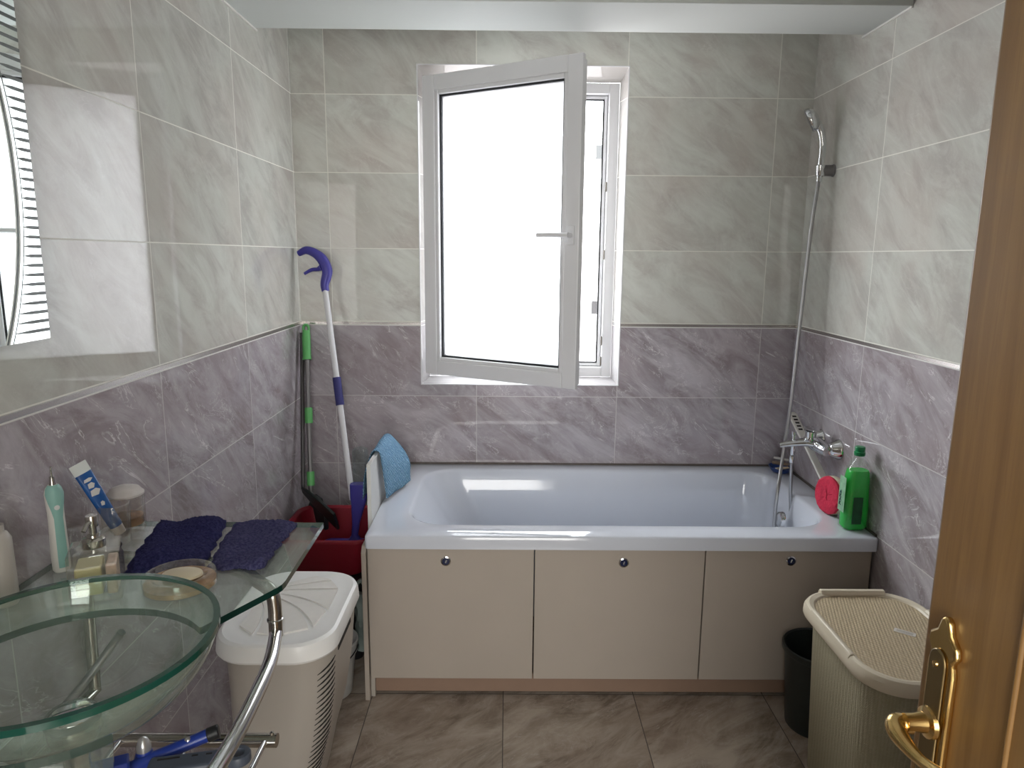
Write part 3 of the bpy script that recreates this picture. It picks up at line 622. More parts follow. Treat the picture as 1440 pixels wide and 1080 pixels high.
# green bottle
BX, BY, BZ = 2.033, -0.712, 0.600
gb = thing('detergent_bottle', 'tall clear bottle of bright green liquid with a green cap standing on the tub corner', 'bottle', (BX, BY, BZ))
def brings(scale, z0, zs): return [rrect(BX, BY, 0.046*a*scale, 0.033*a2*scale, 0.026*min(a, a2)*scale, z0+z, 6) for a, a2, z in zs]
bm = NB(); loft(bm, brings(0.95, BZ, [(0.80, 0.8, 0.003), (0.94, 0.94, 0.010), (0.94, 0.95, 0.08), (0.86, 0.92, 0.13), (0.85, 0.90, 0.17), (0.78, 0.84, 0.196), (0.70, 0.78, 0.204)])); obj('liquid', bm, m_soapg, gb)
bm = NB(); loft(bm, brings(1.0, BZ, [(0.82, 0.82, 0.0), (0.99, 0.99, 0.008), (1.0, 1.0, 0.08), (0.90, 0.98, 0.13), (0.89, 0.95, 0.18), (0.82, 0.88, 0.205), (0.55, 0.70, 0.230), (0.30, 0.42, 0.245), (0.29, 0.41, 0.258)]), True, True); obj('bottle_shell', bm, m_bottle_clear, gb)
bm = NB(); lathe(bm, (BX, BY, BZ+0.253), [(0.0, 0), (0.0165, 0.0), (0.0175, 0.004), (0.0175, 0.012), (0.015, 0.014), (0.016, 0.027), (0.014, 0.030), (0.0, 0.030)], 24); obj('bottle_cap', bm, m_capgreen, gb)
# side label
bm = NB(); box(bm, BX-0.0455, BX-0.0452, BY-0.020, BY+0.022, BZ+0.06, BZ+0.18); lb = obj('bottle_label', bm, pmat('label_pale_green', (0.25, 0.45, 0.28), 0.4, noise=0.6, nscale=60), gb)
bm = NB(); box(bm, BX-0.022, BX+0.010, BY-0.0338, BY-0.0332, BZ+0.025, BZ+0.118); obj('bottle_label', bm, pmat('label_deep_green', (0.008, 0.09, 0.03), 0.4, noise=0.4, nscale=40), gb)
bm = NB()
def glyph(bm, segs, o, ux, uy, s, un, th=0.0006):
    for (a, b) in segs:
        p, q = Vector(o)+ux*a[0]*s+uy*a[1]*s, Vector(o)+ux*b[0]*s+uy*b[1]*s; d = (q-p); L = d.length
        if L < 1e-6: continue
        d.normalize(); nn_ = d.cross(un); obox(bm, (p+q)/2, d, nn_, un, L/2+s*0.06, s*0.085, th)
for k in range(4):
    glyph(bm, [((0, 0), (0.5, 1)), ((0.5, 1), (1, 0)), ((0.2, 0.4), (0.8, 0.4))] if k % 2 else [((0, 0), (0, 1)), ((0, 1), (0.8, 0.8)), ((0.8, 0.8), (0, 0.45)), ((0, 0.45), (0.9, 0))], (BX-0.0458, BY+0.014, BZ+0.080+0.013*k), -Y_, Z_, 0.011, -X_)
obj('label_print', bm, m_navy, lb)

# blue soap dish with bits in the back corner
bm = NB(); lathe(bm, (2.028, -0.085, 0.6005), [(0.0, 0.0), (0.030, 0.0), (0.038, 0.003), (0.050, 0.020), (0.052, 0.022), (0.048, 0.022), (0.036, 0.007), (0.0, 0.005)], 32, sy=1.15, sx=0.9)
tag(obj('soap_dish', bm, m_bluedish, origin=(2.028, -0.085, 0.6)), 'small blue plastic dish in the back corner of the tub rim', 'dish')
def stick(name, a, b, r, m, lab, cat, flat=0.6):
    bm = NB(); tube(bm, [a, Vector(a).lerp(Vector(b), 0.5), b], [r*0.8, r, r*0.8], 12, flat=flat); return tag(obj(name, bm, m, origin=Vector(a), bevel=0.0), lab, cat)
stick('soap_bar', (2.000, -0.11, 0.620), (2.056, -0.10, 0.622), 0.009, m_soap, 'pale sliver of soap lying lowest in the blue dish', 'soap')
stick('pumice_stone', (1.996, -0.075, 0.638), (2.058, -0.09, 0.632), 0.012, m_brownbar, 'brown pumice bar lying across the blue dish', 'pumice')
stick('nail_brush', (2.003, -0.070, 0.658), (2.060, -0.085, 0.650), 0.009, m_brushw, 'small off-white nail brush on top of the blue dish', 'brush')

# ------------------------------------------------------------ corner behind: black box, red basin, mop, broom, dustpan, bag
bm = NB(); rr = [rrect(0.205, -0.40, a, b, 0.03, z, 5) for a, b, z in ((0.125, 0.145, 0.0), (0.145, 0.165, 0.30), (0.152, 0.172, 0.305), (0.152, 0.172, 0.330))]
loft(bm, rr); tag(obj('storage_box', bm, m_black, origin=(0.205, -0.40, 0)), 'black plastic box in the corner underneath the red basin', 'box')
bm = NB(); RX, RY = 0.205, -0.395
bs = [(0.125, 0.135, 0.331, .04), (0.135, 0.145, 0.338, .05), (0.160, 0.170, 0.470, .06), (0.178, 0.188, 0.474, .065), (0.178, 0.188, 0.482, .065), (0.170, 0.180, 0.486, .06), (0.158, 0.168, 0.478, .06), (0.130, 0.140, 0.345, .05), (0.10, 0.11, 0.342, .04)]
loft(bm, [rrect(RX, RY, a, b, r, z, 8) for a, b, z, r in bs], True, True)
tag(obj('wash_basin', bm, m_red, origin=(RX, RY, 0.33)), 'red plastic washing basin holding the mop and dustpan', 'basin')

mop = thing('spray_mop', 'spray mop with white pole and indigo trigger handle leaning in the corner', 'mop', (0.262, -0.33, 0.345))
P1 = Vector((0.131, -0.10, 1.361)); P2 = Vector((0.262, -0.315, 0.545)); pdv = (P2-P1).normalized()
bm = NB(); tube(bm, [P1, P2], 0.0115, 16); obj('mop_pole', bm, m_polew, mop)
t1 = 0.345/ (P2-P1).length
ga, gbp = P1.lerp(P2, 0.43), P1.lerp(P2, 0.56)
bm = NB(); tube(bm, [ga, gbp], 0.0165, 18); obj('pole_grip', bm, m_mopblue2, mop)
bm = NB(); hp = smooth_path([(0.133, -0.10, 1.345), (0.130, -0.096, 1.375), (0.140, -0.088, 1.425), (0.122, -0.082, 1.468), (0.092, -0.078, 1.495), (0.055, -0.072, 1.507), (0.022, -0.062, 1.494)], 6)
tube(bm, hp, slerp_list([0.015, 0.0175, 0.021, 0.022, 0.018, 0.016, 0.012], len(hp)), 16, flat=1.0)
hp = smooth_path([(0.118, -0.088, 1.440), (0.100, -0.084, 1.432), (0.076, -0.08, 1.430), (0.045, -0.078, 1.414)], 6); tube(bm, hp, slerp_list([0.014, 0.008, 0.0075, 0.006], len(hp)), 12)
obj('mop_handle', bm, m_mopblue, mop)
# bottle holder and head
H1 = P2 + Vector((0.024, -0.004, 0.01))
bm = NB()
hw = [((0.292, -0.315, 0.612), 0.036, 0.022), ((0.290, -0.318, 0.56), 0.033, 0.022), ((0.285, -0.322, 0.52), 0.025, 0.018), ((0.276, -0.326, 0.455), 0.015, 0.014), ((0.270, -0.328, 0.405), 0.013, 0.012), ((0.268, -0.33, 0.385), 0.024, 0.02), ((0.268, -0.33, 0.378), 0.05, 0.03)]
loft(bm, [rrect(c[0], c[1], a, b, 0.01, c[2], 5) for c, a, b in hw]); obj('bottle_holder', bm, m_mopblue, mop, bevel=0.001)
bm = NB(); loft(bm, [rrect(0.298, -0.314, a, 0.02, 0.012, z, 6) for a, z in ((0.028, 0.60), (0.028, 0.62), (0.030, 0.74), (0.027, 0.752), (0.014, 0.757))]); obj('mop_bottle', bm, m_smoke, mop)
bm = NB(); loft(bm, [rrect(0.245, -0.345, 0.100, 0.050, 0.03, z, 6) for z in (0.366, 0.378)], True, True); obj('mop_head', bm, m_mopblue, mop, bevel=0.003)

bro = thing('hand_broom', 'grey poled broom with green grip leaning in the left corner behind the basin', 'broom', (0.08, -0.24, 0.36))
C1, C2 = Vector((0.034, -0.050, 1.195)), Vector((0.078, -0.235, 0.52)); cv = (C2-C1).normalized()
bm = NB(); tube(bm, [C1+cv*0.10, C2], 0.0095, 14); obj('broom_pole', bm, m_polegrey, bro)
bm = NB(); tube(bm, [C1+cv*0.015, C1+cv*0.04, C1+cv*0.12, C1+cv*0.135], [0.0150, 0.0170, 0.0165, 0.0185], 16)
# hanging loop on top
lp = [C1 + cv*0.006 + Vector((0.011*math.cos(a), 0, 0.016*math.sin(a))) for a in [i*PI/8 for i in range(17)]]
tube(bm, lp, 0.0055, 10, caps=False); obj('broom_grip', bm, m_green, bro)
for f0, f1 in ((0.475, 0.565), (0.845, 0.925)):
    bm = NB(); tube(bm, [C1.lerp(C2, f0), C1.lerp(C2, f1)], 0.0155, 14); o = obj('pole_clip', bm, m_green, bro)
bm = NB(); prism(bm, [(-0.02, 0.0), (0.02, 0.0), (0.055, -0.06), (0.055, -0.115), (-0.055, -0.115), (-0.055, -0.06)], (0.098, -0.245, 0.53), Vector((0.75, -0.6, -0.25)).normalized(), Z_, Vector((0.6, 0.75, 0)).normalized(), 0.02)
obj('broom_brush', bm, m_black, bro, bevel=0.003)
dp = thing('dustpan', 'black dustpan on a dark pole standing in the red basin', 'dustpan', (0.12, -0.36, 0.345))
D1, D2 = Vector((0.014, -0.042, 1.17)), Vector((0.047, -0.235, 0.56))
bm = NB(); tube(bm, [D1, D2], 0.0085, 12); obj('dustpan_pole', bm, m_poled, dp)
bm = NB(); ax1 = Vector((0.72, -0.45, -0.45)).normalized(); ax2 = Vector((0.1, -0.6, 0.6)); ax2 = (ax2 - ax1*ax2.dot(ax1)).normalized(); ax3 = ax1.cross(ax2)
pan = [(0.0, -0.02), (0.03, -0.035), (0.10, -0.062), (0.21, -0.066), (0.215, 0.0), (0.21, 0.066), (0.10, 0.062), (0.03, 0.035), (0.0, 0.02)]
prism(bm, pan, Vector((0.05, -0.24, 0.565)), ax1, ax2, ax3, 0.012)
obj('dustpan_tray', bm, m_bin, dp, bevel=0.004)
# small plastic bag
bg_ = NB(); NU, NV = 20, 14
ring = []
for k in range(NU+1):
    row = []
    for j in range(NV):
        a = 2*PI*j/NV; t = k/NU; z = 0.10 + 0.21*t; w_ = 0.040*(1-0.25*t) + 0.004*math.sin(5*a+9*t)
        row.append(Vector((0.362 - 0.008*t + w_*0.75*math.cos(a) + 0.004*math.sin(7*t*3+a*3), -0.625 + 0.03*math.sin(a)*(1-0.6*t) + 0.003*math.sin(11*t+4*a), z)))
    ring.append(row)
loft(bg_, ring, True, True)
lp = smooth_path([(0.335, -0.625, 0.30), (0.340, -0.63, 0.345), (0.358, -0.635, 0.362), (0.370, -0.63, 0.335), (0.372, -0.625, 0.30)], 5)
tube(bg_, lp, 0.006, 8, flat=2.0)
tag(obj('plastic_bag', bg_, m_bag, origin=(0.362, -0.625, 0.1)), 'crumpled pale green plastic bag hanging beside the tub side panel', 'bag')
bg2 = None

# white bucket
bk2 = thing('bucket', 'small white plastic bucket with a label between hamper and tub', 'bucket', (0.262, -0.735, 0))
bm = NB(); lathe(bm, (0.262, -0.735, 0.0), [(0.0, 0.0), (0.070, 0.0), (0.073, 0.004), (0.088, 0.150), (0.094, 0.152), (0.095, 0.176), (0.098, 0.182), (0.098, 0.192), (0.094, 0.196), (0.090, 0.192), (0.085, 0.150), (0.070, 0.008), (0.0, 0.006)], 48)
obj('bucket_body', bm, m_bucket, bk2)
def cyl_patch(bm, c, r0, r1, z0, z1, a0, a1, n=12, off=0.0006):
    rows = []
    for z, r in ((z0, r0), (z1, r1)):
        rows.append([bm.verts.new((c[0]+(r+off)*math.cos(math.radians(a0+(a1-a0)*k/n)), c[1]+(r+off)*math.sin(math.radians(a0+(a1-a0)*k/n)), z)) for k in range(n+1)])
    for k in range(n): bm.faces.new((rows[0][k], rows[0][k+1], rows[1][k+1], rows[1][k]))
bm = NB(); cyl_patch(bm, (0.262, -0.735), 0.0775, 0.0852, 0.045, 0.125, -85, -15); lbb = obj('bucket_label', bm, m_label, bk2)
bm = NB(); cyl_patch(bm, (0.262, -0.735), 0.0785, 0.0842, 0.055, 0.115, -60, -35, 8, 0.0012); obj('label_picture', bm, m_labelg, lbb)
bm = NB(); hd = [Vector((0.262 + 0.098*math.cos(a), -0.735 - 0.098*math.sin(a)*0.98, 0.175 - 0.035*math.sin(a))) for a in [PI*k/24 for k in range(25)]]
tube(bm, hd, 0.0022, 8); obj('bucket_handle', bm, m_gasket, bk2)

# ------------------------------------------------------------ white laundry hamper
lh = thing('laundry_hamper', 'white plastic laundry hamper with a leaf patterned lid, next to the glass vanity', 'hamper', (0.30, -1.25, 0))
HXc, HYc = 0.305, -1.245
prof = [(0.0, 0.262, -0.0, 0.075, 0.115, .05), (0.012, 0.264, 0, 0.085, 0.125, .06), (0.10, 0.268, 0, 0.104, 0.144, .075), (0.20, 0.281, 0, 0.112, 0.155, .08), (0.30, 0.297, 0, 0.123, 0.166, .085), (0.42, 0.308, 0, 0.130, 0.176, .085), (0.53, 0.312, 0, 0.134, 0.184, .085), (0.553, 0.312, 0, 0.135, 0.186, .085)]
bm = NB(); loft(bm, [rrect(x, HYc, a, b, r, z, 8) for z, x, _, a, b, r in prof]); hb_ = obj('hamper_body', bm, m_whitep_shade, lh)
bm = NB()
lr = [(0.134, 0.184, 0.548), (0.146, 0.203, 0.545), (0.149, 0.207, 0.552), (0.147, 0.205, 0.578), (0.143, 0.201, 0.588), (0.136, 0.194, 0.5925), (0.124, 0.182, 0.5905), (0.120, 0.178, 0.590)]
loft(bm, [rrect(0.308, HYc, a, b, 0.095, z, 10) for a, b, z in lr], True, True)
lid = obj('hamper_lid', bm, m_whitep_lit, lh, angle=30)
# leaf relief on the lid: curved fan segments
def inside(x, y, m=0.014):
    hx_, hy_, r = 0.118-m, 0.176-m, 0.08; dx_, dy_ = abs(x-0.308)-(hx_-r), abs(y-HYc)-(hy_-r)
    if dx_ > 0 and dy_ > 0: return math.hypot(dx_, dy_) < r
    return dx_ < r and dy_ < r
piv = Vector((0.190, -1.185, 0))
for k, (a0, a1) in enumerate(((20, 32), (5, 17), (-10, 2), (-26, -13), (-43, -29), (-60, -46), (-78, -63))):
    bm = NB(); A1, A2 = [], []
    for s_ in range(20):
        rr_ = 0.045 + 0.30*s_/19
        for aa, L in ((a0, A1), (a1, A2)):
            th = math.radians(aa + 8 - 30*(s_/19)*(0.3 if aa > 0 else 1.0))
            x, y = piv.x + rr_*math.cos(th), piv.y + rr_*math.sin(th)
            if inside(x, y): L.append((x, y))
    if len(A1) > 1 and len(A2) > 1:
        poly = A1 + A2[::-1]
        prism(bm, poly, (0, 0, 0.5895), X_, Y_, Z_, 0.0052)
        obj('lid_inlay', bm, m_lidin, lid, smooth=False)
bm = NB(); box(bm, 0.405, 0.412, -1.21, -1.185, 0.5895, 0.592); obj('hinge_mark', bm, m_whitep_lit, lid, bevel=0.001) if False else bm.free()
# handle opening and slots on the right side
bm = NB()
def face_x(z):
    for (z0, x0, _, a, b, r), (z1, x1, _, a_, b_, r_) in zip(prof[:-1], prof[1:]):
        if z0 <= z <= z1:
            t = (z-z0)/(z1-z0); return (x0+a)+(x1+a_-x0-a)*t
    return prof[-1][1]+prof[-1][3]
def body_at(z, th):
    for p0_, p1_ in zip(prof[:-1], prof[1:]):
        if p0_[0] <= z <= p1_[0]:
            t = (z-p0_[0])/(p1_[0]-p0_[0]); _, x_, _, a_, b_, r_ = [u_+(v_-u_)*t for u_, v_ in zip(p0_, p1_)]
            return Vector((x_ + a_ - r_ + (r_+0.0004)*math.cos(th), HYc - b_ + r_ + (r_+0.0004)*math.sin(th), z))
for k in range(24):
    z = 0.125 + 0.0160*k
    tube(bm, [body_at(z + 0.022*q, math.radians(-50 + 42*q)) for q in (0, 0.25, 0.5, 0.75, 1.0)], [0.0008, 0.0021, 0.0024, 0.0021, 0.0008], 6)
obj('vent_slots', bm, m_slot, hb_)
bm = NB(); box(bm, face_x(0.53)-0.004, face_x(0.53)+0.0012, -1.33, -1.19, 0.512, 0.546); obj('hand_hole', bm, m_slot, hb_, bevel=0.003)

# ------------------------------------------------------------ beige rattan hamper
rh = thing('rattan_hamper', 'beige rattan-look plastic hamper with a lid in front of the tub, right side', 'hamper', (1.90, -1.22, 0))
rx, ry = 1.897, -1.232
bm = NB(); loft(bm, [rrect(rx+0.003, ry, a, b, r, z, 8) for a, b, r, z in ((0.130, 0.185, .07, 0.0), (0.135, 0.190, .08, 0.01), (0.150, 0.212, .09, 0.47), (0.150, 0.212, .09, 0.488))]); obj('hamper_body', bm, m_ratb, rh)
bm = NB()
def oct_(hx_, hy_, cx_, cy_, z, n=3):
    # rectangle with long chamfer-like rounded corners
    return rrect(rx, ry, hx_, hy_, cx_, z, 8)
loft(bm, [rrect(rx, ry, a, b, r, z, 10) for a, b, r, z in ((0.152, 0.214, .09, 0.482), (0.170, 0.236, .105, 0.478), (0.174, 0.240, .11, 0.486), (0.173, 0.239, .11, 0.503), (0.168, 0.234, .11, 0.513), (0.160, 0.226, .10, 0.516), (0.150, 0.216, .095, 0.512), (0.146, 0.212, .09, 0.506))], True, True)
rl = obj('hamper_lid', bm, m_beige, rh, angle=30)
bm = NB(); loft(bm, [rrect(rx, ry, a, b, r, z, 10) for a, b, r, z in ((0.147, 0.213, .09, 0.504), (0.146, 0.212, .09, 0.5075))], True, True); obj('woven_inlay', bm, m_ratl, rl)
for sgn in (1, -1):
    bm = NB(); loft(bm, [[Vector((rx - sgn*(0.163+d), ry+yy, z)) for d, z in ((-0.010, 0.513), (-0.004, 0.5195), (0.003, 0.5195), (0.009, 0.510), (0.009, 0.482), (-0.008, 0.482))] for yy in (-0.115, -0.10, 0.10, 0.115)]); obj('lid_clip', bm, m_beige, rl, bevel=0.002)
bm = NB(); loft(bm, [[Vector((rx+xx, ry + (0.229+d), z)) for d, z in ((-0.018, 0.512), (-0.012, 0.5235), (0.0, 0.5235), (0.009, 0.512), (0.009, 0.482), (-0.008, 0.482))] for xx in (-0.095, -0.075, 0.075, 0.095)]); obj('lid_clip', bm, m_beige, rl, bevel=0.002)
bm = NB(); obox(bm, (1.937, -1.222, 0.5082), Vector((0.8, -0.6, 0)), Vector((0.6, 0.8, 0)), Z_, 0.026, 0.010, 0.0005); st = obj('sticker', bm, pmat('sticker_white', (0.72, 0.68, 0.63), 0.5), rl)
bm = NB()
for k in (-0.004, 0.0, 0.004): obox(bm, Vector((1.937, -1.222, 0.5089)) + Vector((0.6, 0.8, 0))*k, Vector((0.8, -0.6, 0)), Vector((0.6, 0.8, 0)), Z_, 0.020, 0.0008, 0.0002)
obj('sticker_print', bm, m_lamedge, st)
# dark bin behind it
bm = NB(); lathe(bm, (1.868, -0.902, 0), [(0.0, 0.0), (0.082, 0.0), (0.085, 0.004), (0.103, 0.255), (0.109, 0.257), (0.112, 0.262), (0.112, 0.276), (0.108, 0.280), (0.103, 0.276), (0.098, 0.25), (0.08, 0.008), (0.0, 0.006)], 48)
tag(obj('waste_bin', bm, m_bin, origin=(1.868, -0.902, 0)), 'round dark grey open bin between the rattan hamper and the tub', 'bin')

# ------------------------------------------------------------ mirror on the left wall
MY0, MY1, MZ0, MZ1 = -2.50, -1.652, 1.336, 1.945
mi_ = thing('wall_mirror', 'frameless rectangular mirror with an etched oval and comb lines on the left wall', 'mirror', (0.0, -2.07, 1.336))
bm = NB(); box(bm, 0.012, 0.020, MY0, MY1, MZ0, MZ1)
for f in bm.faces:
    c = f.calc_center_median(); f.material_index = 0 if c.x > 0.0199 else 1
obj('mirror_glass', bm, [m_mirror, m_mirroredge], mi_, smooth=False)
bm = NB(); box(bm, 0.0005, 0.012, MY0+0.03, MY1-0.03, MZ0+0.03, MZ1-0.03); obj('mirror_backing', bm, m_mirroredge, mi_, smooth=False)
def oval_y(z): 
    t = (z-1.62); return -1.695 - 0.62*t*t - 0.6*abs(t)**3
bm = NB()
z = MZ0+0.0165
while z < MZ1-0.01:
    y1 = MY1; y0 = oval_y(z)+0.006
    vs = [(y1, z+0.0028), (y1-0.006, z+0.0030), ((y0+y1)/2-0.004, z+0.0028), (y0+0.004, z+0.0006), (y0, z), (y0+0.004, z-0.0006), ((y0+y1)/2-0.004, z-0.0028), (y1-0.006, z-0.0030), (y1, z-0.0028)]
    prism(bm, vs, (0.0200, 0, 0), Y_, Z_, X_, 0.0006); z += 0.01655
obj('comb_lines', bm, m_mirrorline, mi_, smooth=False)
def arc_band(name, off, w, mat, th=0.0007):
    bm = NB(); rows = []
    M = 40
    for k in range(M+1):
        z = MZ0 + (MZ1-MZ0)*k/M; y = oval_y(z)+off
        rows.append([Vector((0.0200, y, z)), Vector((0.0200+th, y, z)), Vector((0.0200+th, y-w, z)), Vector((0.0200, y-w, z))])
    loft(bm, rows); obj(name, bm, mat, mi_, smooth=False)
arc_band('oval_outline', 0.0, 0.0035, m_mirrorwhite); arc_band('oval_outline', -0.0045, 0.0035, m_mirrorline); arc_band('oval_outline', -0.009, 0.002, m_mirrorwhite)
arc_band('oval_outline', 0.009, 0.0008, m_mirrorline)

# ------------------------------------------------------------ glass vanity
ZV = 0.91; VY = -2.05
va = thing('glass_vanity', 'glass vanity counter on a curved chrome frame along the left wall', 'vanity', (0.2, VY, 0))
bc = Vector((0.245, VY)); RB = 0.186
half = [(0.002, -1.4775), (0.4625, -1.4785), (0.4665, -1.760), (0.465, -1.775), (0.460, -1.788), (0.402, -1.892), (0.385, -1.922)]
a_st = math.atan2(-1.922-VY, 0.385-bc.x)
arcs = []
n_arc = 40; a_end = 2*PI - a_st
for k in range(n_arc+1):
    a = a_st + (a_end-a_st)*k/n_arc; arcs.append((bc.x + RB*math.cos(a), VY + RB*math.sin(a)))
mirr = [(x, 2*VY - y) for x, y in half]
poly = half + arcs + mirr[::-1]
bm = NB(); lo, hi = prism(bm, poly, (0, 0, ZV-0.012), X_, Y_, Z_, 0.012)
for f in bm.faces:
    f.material_index = 1 if abs(f.calc_center_median().z-(ZV-0.006)) < 0.003 else 0
bmesh.ops.triangulate(bm, faces=[f for f in bm.faces if len(f.verts) > 4])
obj('glass_top', bm, [m_sheet, m_cedge], va, smooth=False)
def frame_side(s):
    yy = lambda d: VY + s*d
    bm = NB(); tube(bm, smooth_path([(0.440, yy(0.300), 0.795), (0.440, yy(0.301), 0.86), (0.432, yy(0.306), 0.882), (0.402, yy(0.330), 0.888), (0.352, yy(0.375), 0.888), (0.24, yy(0.42), 0.888), (0.012, yy(0.44), 0.888)], 8), 0.0125, 18); obj('support_tube', bm, m_chromed, va)
    bm = NB(); lathe(bm, (0.440, yy(0.300), 0.826), [(0.0125, 0), (0.0145, 0.001), (0.0145, 0.004), (0.0125, 0.005)], 20); obj('support_ring', bm, m_chrome, va)
    bm = NB(); tube(bm, [(0.010, yy(0.262), 0.607), (0.445, yy(0.262), 0.607)], 0.0125, 18); lathe(bm, (0.436, yy(0.262), 0.619), [(0.004, 0), (0.004, 0.005), (0.0, 0.006)], 12); obj('lower_rail', bm, m_chromed, va)
    bm = NB(); tube(bm, [(0.03, yy(0.43), 0.0), (0.03, yy(0.43), 0.876)], 0.0125, 16) if s < 0 else tube(bm, [(0.012, yy(0.262), 0.595), (0.012, yy(0.43), 0.595), (0.012, yy(0.44), 0.876)], 0.0115, 16); obj('wall_leg', bm, m_chromed, va)
frame_side(1); frame_side(-1)
bm = NB(); tb = smooth_path([(0.440, VY+0.302, 0.802), (0.462, VY+0.20, 0.802), (0.471, VY+0.09, 0.802), (0.474, VY, 0.802), (0.471, VY-0.09, 0.802), (0.462, VY-0.20, 0.802), (0.440, VY-0.302, 0.802)], 8)
tube(bm, tb, 0.0120, 18); obj('towel_rail', bm, m_chrome, va)
for xx in (0.425, 0.29, 0.16, 0.03):
    bm = NB(); tube(bm, [(xx, VY-0.262, 0.6095), (xx, VY+0.262, 0.6095)], 0.0055, 12); obj('rack_rod', bm, m_chrome, va)

# glass bowl
bo = thing('glass_basin', 'round green glass wash bowl set into the vanity counter', 'sink', (bc.x, VY, 0.80)); bcx, bcy = 0.252, -2.052
RR = 0.202; ZR = 0.966
bm = NB()
outp = [(p.x, p.z) for p in smooth_path([(0.0, 0, 0.838), (0.045, 0, 0.839), (0.085, 0, 0.846), (0.125, 0, 0.861), (0.158, 0, 0.885), (0.181, 0, 0.912), (0.194, 0, 0.938), (0.1995, 0, ZR-0.010)], 5)] + [(RR, ZR-0.009), (RR, ZR)]
inp = [(RR-0.009, ZR)] + [(p.x, p.z) for p in smooth_path([(RR-0.0095, 0, ZR-0.004), (0.187, 0, 0.940), (0.171, 0, 0.915), (0.149, 0, 0.891), (0.118, 0, 0.869), (0.080, 0, 0.855), (0.042, 0, 0.849), (0.0, 0, 0.848)], 5)]
# keep the bowl within the round cut-out of the counter
def sc(r, z): return r
vr = lathe(bm, (bcx, bcy, 0), [(r, z) for r, z in outp], 72); v2 = lathe(bm, (bcx, bcy, 0), [(r, z) for r, z in inp], 72)
lastr, firstr = vr[-1], v2[0]
for i in range(72):
    f = bm.faces.new((lastr[i], lastr[(i+1) % 72], firstr[(i+1) % 72], firstr[i])); f.material_index = 1
for f in bm.faces:
    c = f.calc_center_median()
    if c.z > ZR-0.0005 or (c.z > ZR-0.0098 and math.hypot(c.x-bcx, c.y-bcy) > RR-0.004): f.material_index = 1
obj('bowl', bm, [m_bowl, m_gedge], bo, angle=60)
bm = NB(); lathe(bm, (bcx, bcy, 0.849), [(0.0, 0.006), (0.022, 0.006), (0.032, 0.003), (0.034, 0.0)], 28); obj('drain', bm, m_chrome, bo)
bm = NB(); lathe(bm, (bcx, bcy, 0.0), [(0.036, 0.838), (0.036, 0.820), (0.024, 0.80), (0.017, 0.78), (0.017, 0.66)], 24); 
tube(bm, smooth_path([(bcx, bcy, 0.67), (bcx, bcy, 0.645), (bcx-0.03, bcy, 0.628), (bcx-0.06, bcy, 0.65), (bcx-0.08, bcy, 0.70), (bcx-0.12, bcy, 0.715), (0.002, bcy, 0.715)], 6), 0.016, 16); obj('waste_pipe', bm, m_chromed, bo)
bm = NB(); tube(bm, smooth_path([(0.003, -1.86, 0.62), (0.05, -1.86, 0.66), (0.12, -1.83, 0.74), (0.17, -1.80, 0.81), (0.185, -1.80, 0.83)], 8), 0.007, 12); tube(bm, smooth_path([(0.003, -1.98, 0.62), (0.05, -1.97, 0.60), (0.11, -1.98, 0.68), (0.10, -2.04, 0.76), (0.04, -2.08, 0.78)], 8), 0.007, 12); obj('supply_hose', bm, m_hosem, bo)

# ------------------------------------------------------------ things on the vanity
# electric toothbrush
tb_ = thing('electric_toothbrush', 'white and mint electric toothbrush handle without its head, standing by the left wall', 'toothbrush', (0.042, -1.722, ZV))
bm = NB(); tcx, tcy = 0.040, -1.722
zs = [(0.0, 0.0120), (0.004, 0.0145), (0.03, 0.0152), (0.08, 0.0140), (0.115, 0.0135), (0.135, 0.0148), (0.150, 0.0152), (0.160, 0.0125), (0.166, 0.008)]
lathe(bm, (tcx, tcy, ZV), [(r, z) for z, r in zs], 28, cap0=True, cap1=True); hb2 = obj('toothbrush_body', bm, m_brushw, tb_)
bm = NB()
rows = []
for z, r in [(0.010, 0.0150), (0.03, 0.0157), (0.08, 0.0145), (0.105, 0.0140), (0.120, 0.0142), (0.135, 0.0153), (0.150, 0.0157), (0.160, 0.0130), (0.1665, 0.0082)]:
    wdt = 62 if z < 0.108 else 62 + (z-0.108)/0.058*115
    ctr = -40; rows.append([Vector((tcx + (r+0.0004)*math.cos(math.radians(ctr-wdt/2*1.0+wdt*k/14)), tcy + (r+0.0004)*math.sin(math.radians(ctr-wdt/2+wdt*k/14)), ZV+z)) for k in range(15)])
loft(bm, rows, False, False, closed=False); obj('rubber_grip', bm, m_mint, hb2)
bm = NB(); dd = Vector((math.cos(math.radians(-45)), math.sin(math.radians(-45)), 0)); lathe(bm, Vector((tcx, tcy, ZV+0.126))+dd*0.014, [(0.0048, 0), (0.0044, 0.0018), (0.0, 0.0022)], 16, dd); obj('power_button', bm, m_label, hb2)
bm = NB(); lathe(bm, (tcx, tcy, ZV+0.165), [(0.0058, 0), (0.0045, 0.006), (0.0042, 0.016), (0.0, 0.017)], 14); lathe(bm, (tcx, tcy, ZV+0.18), [(0.0017, 0), (0.0017, 0.020), (0.0, 0.0205)], 10); obj('drive_shaft', bm, m_chromed, hb2)
# tumbler
def tumbler(name, cx_, cy_, r, h, lab):
    t = thing(name, lab, 'cup', (cx_, cy_, ZV))
    bm = NB(); lathe(bm, (cx_, cy_, ZV), [(0.0, 0.0), (r*0.86, 0.0), (r*0.9, 0.003), (r, h-0.002), (r-0.001, h), (r-0.004, h), (r*0.86-0.002, 0.014), (0.0, 0.012)], 36); obj('cup_wall', bm, m_block, t); return t
tum = tumbler('toothpaste_cup', 0.070, -1.590, 0.030, 0.082, 'clear acrylic cup with the toothpaste tube standing in it')
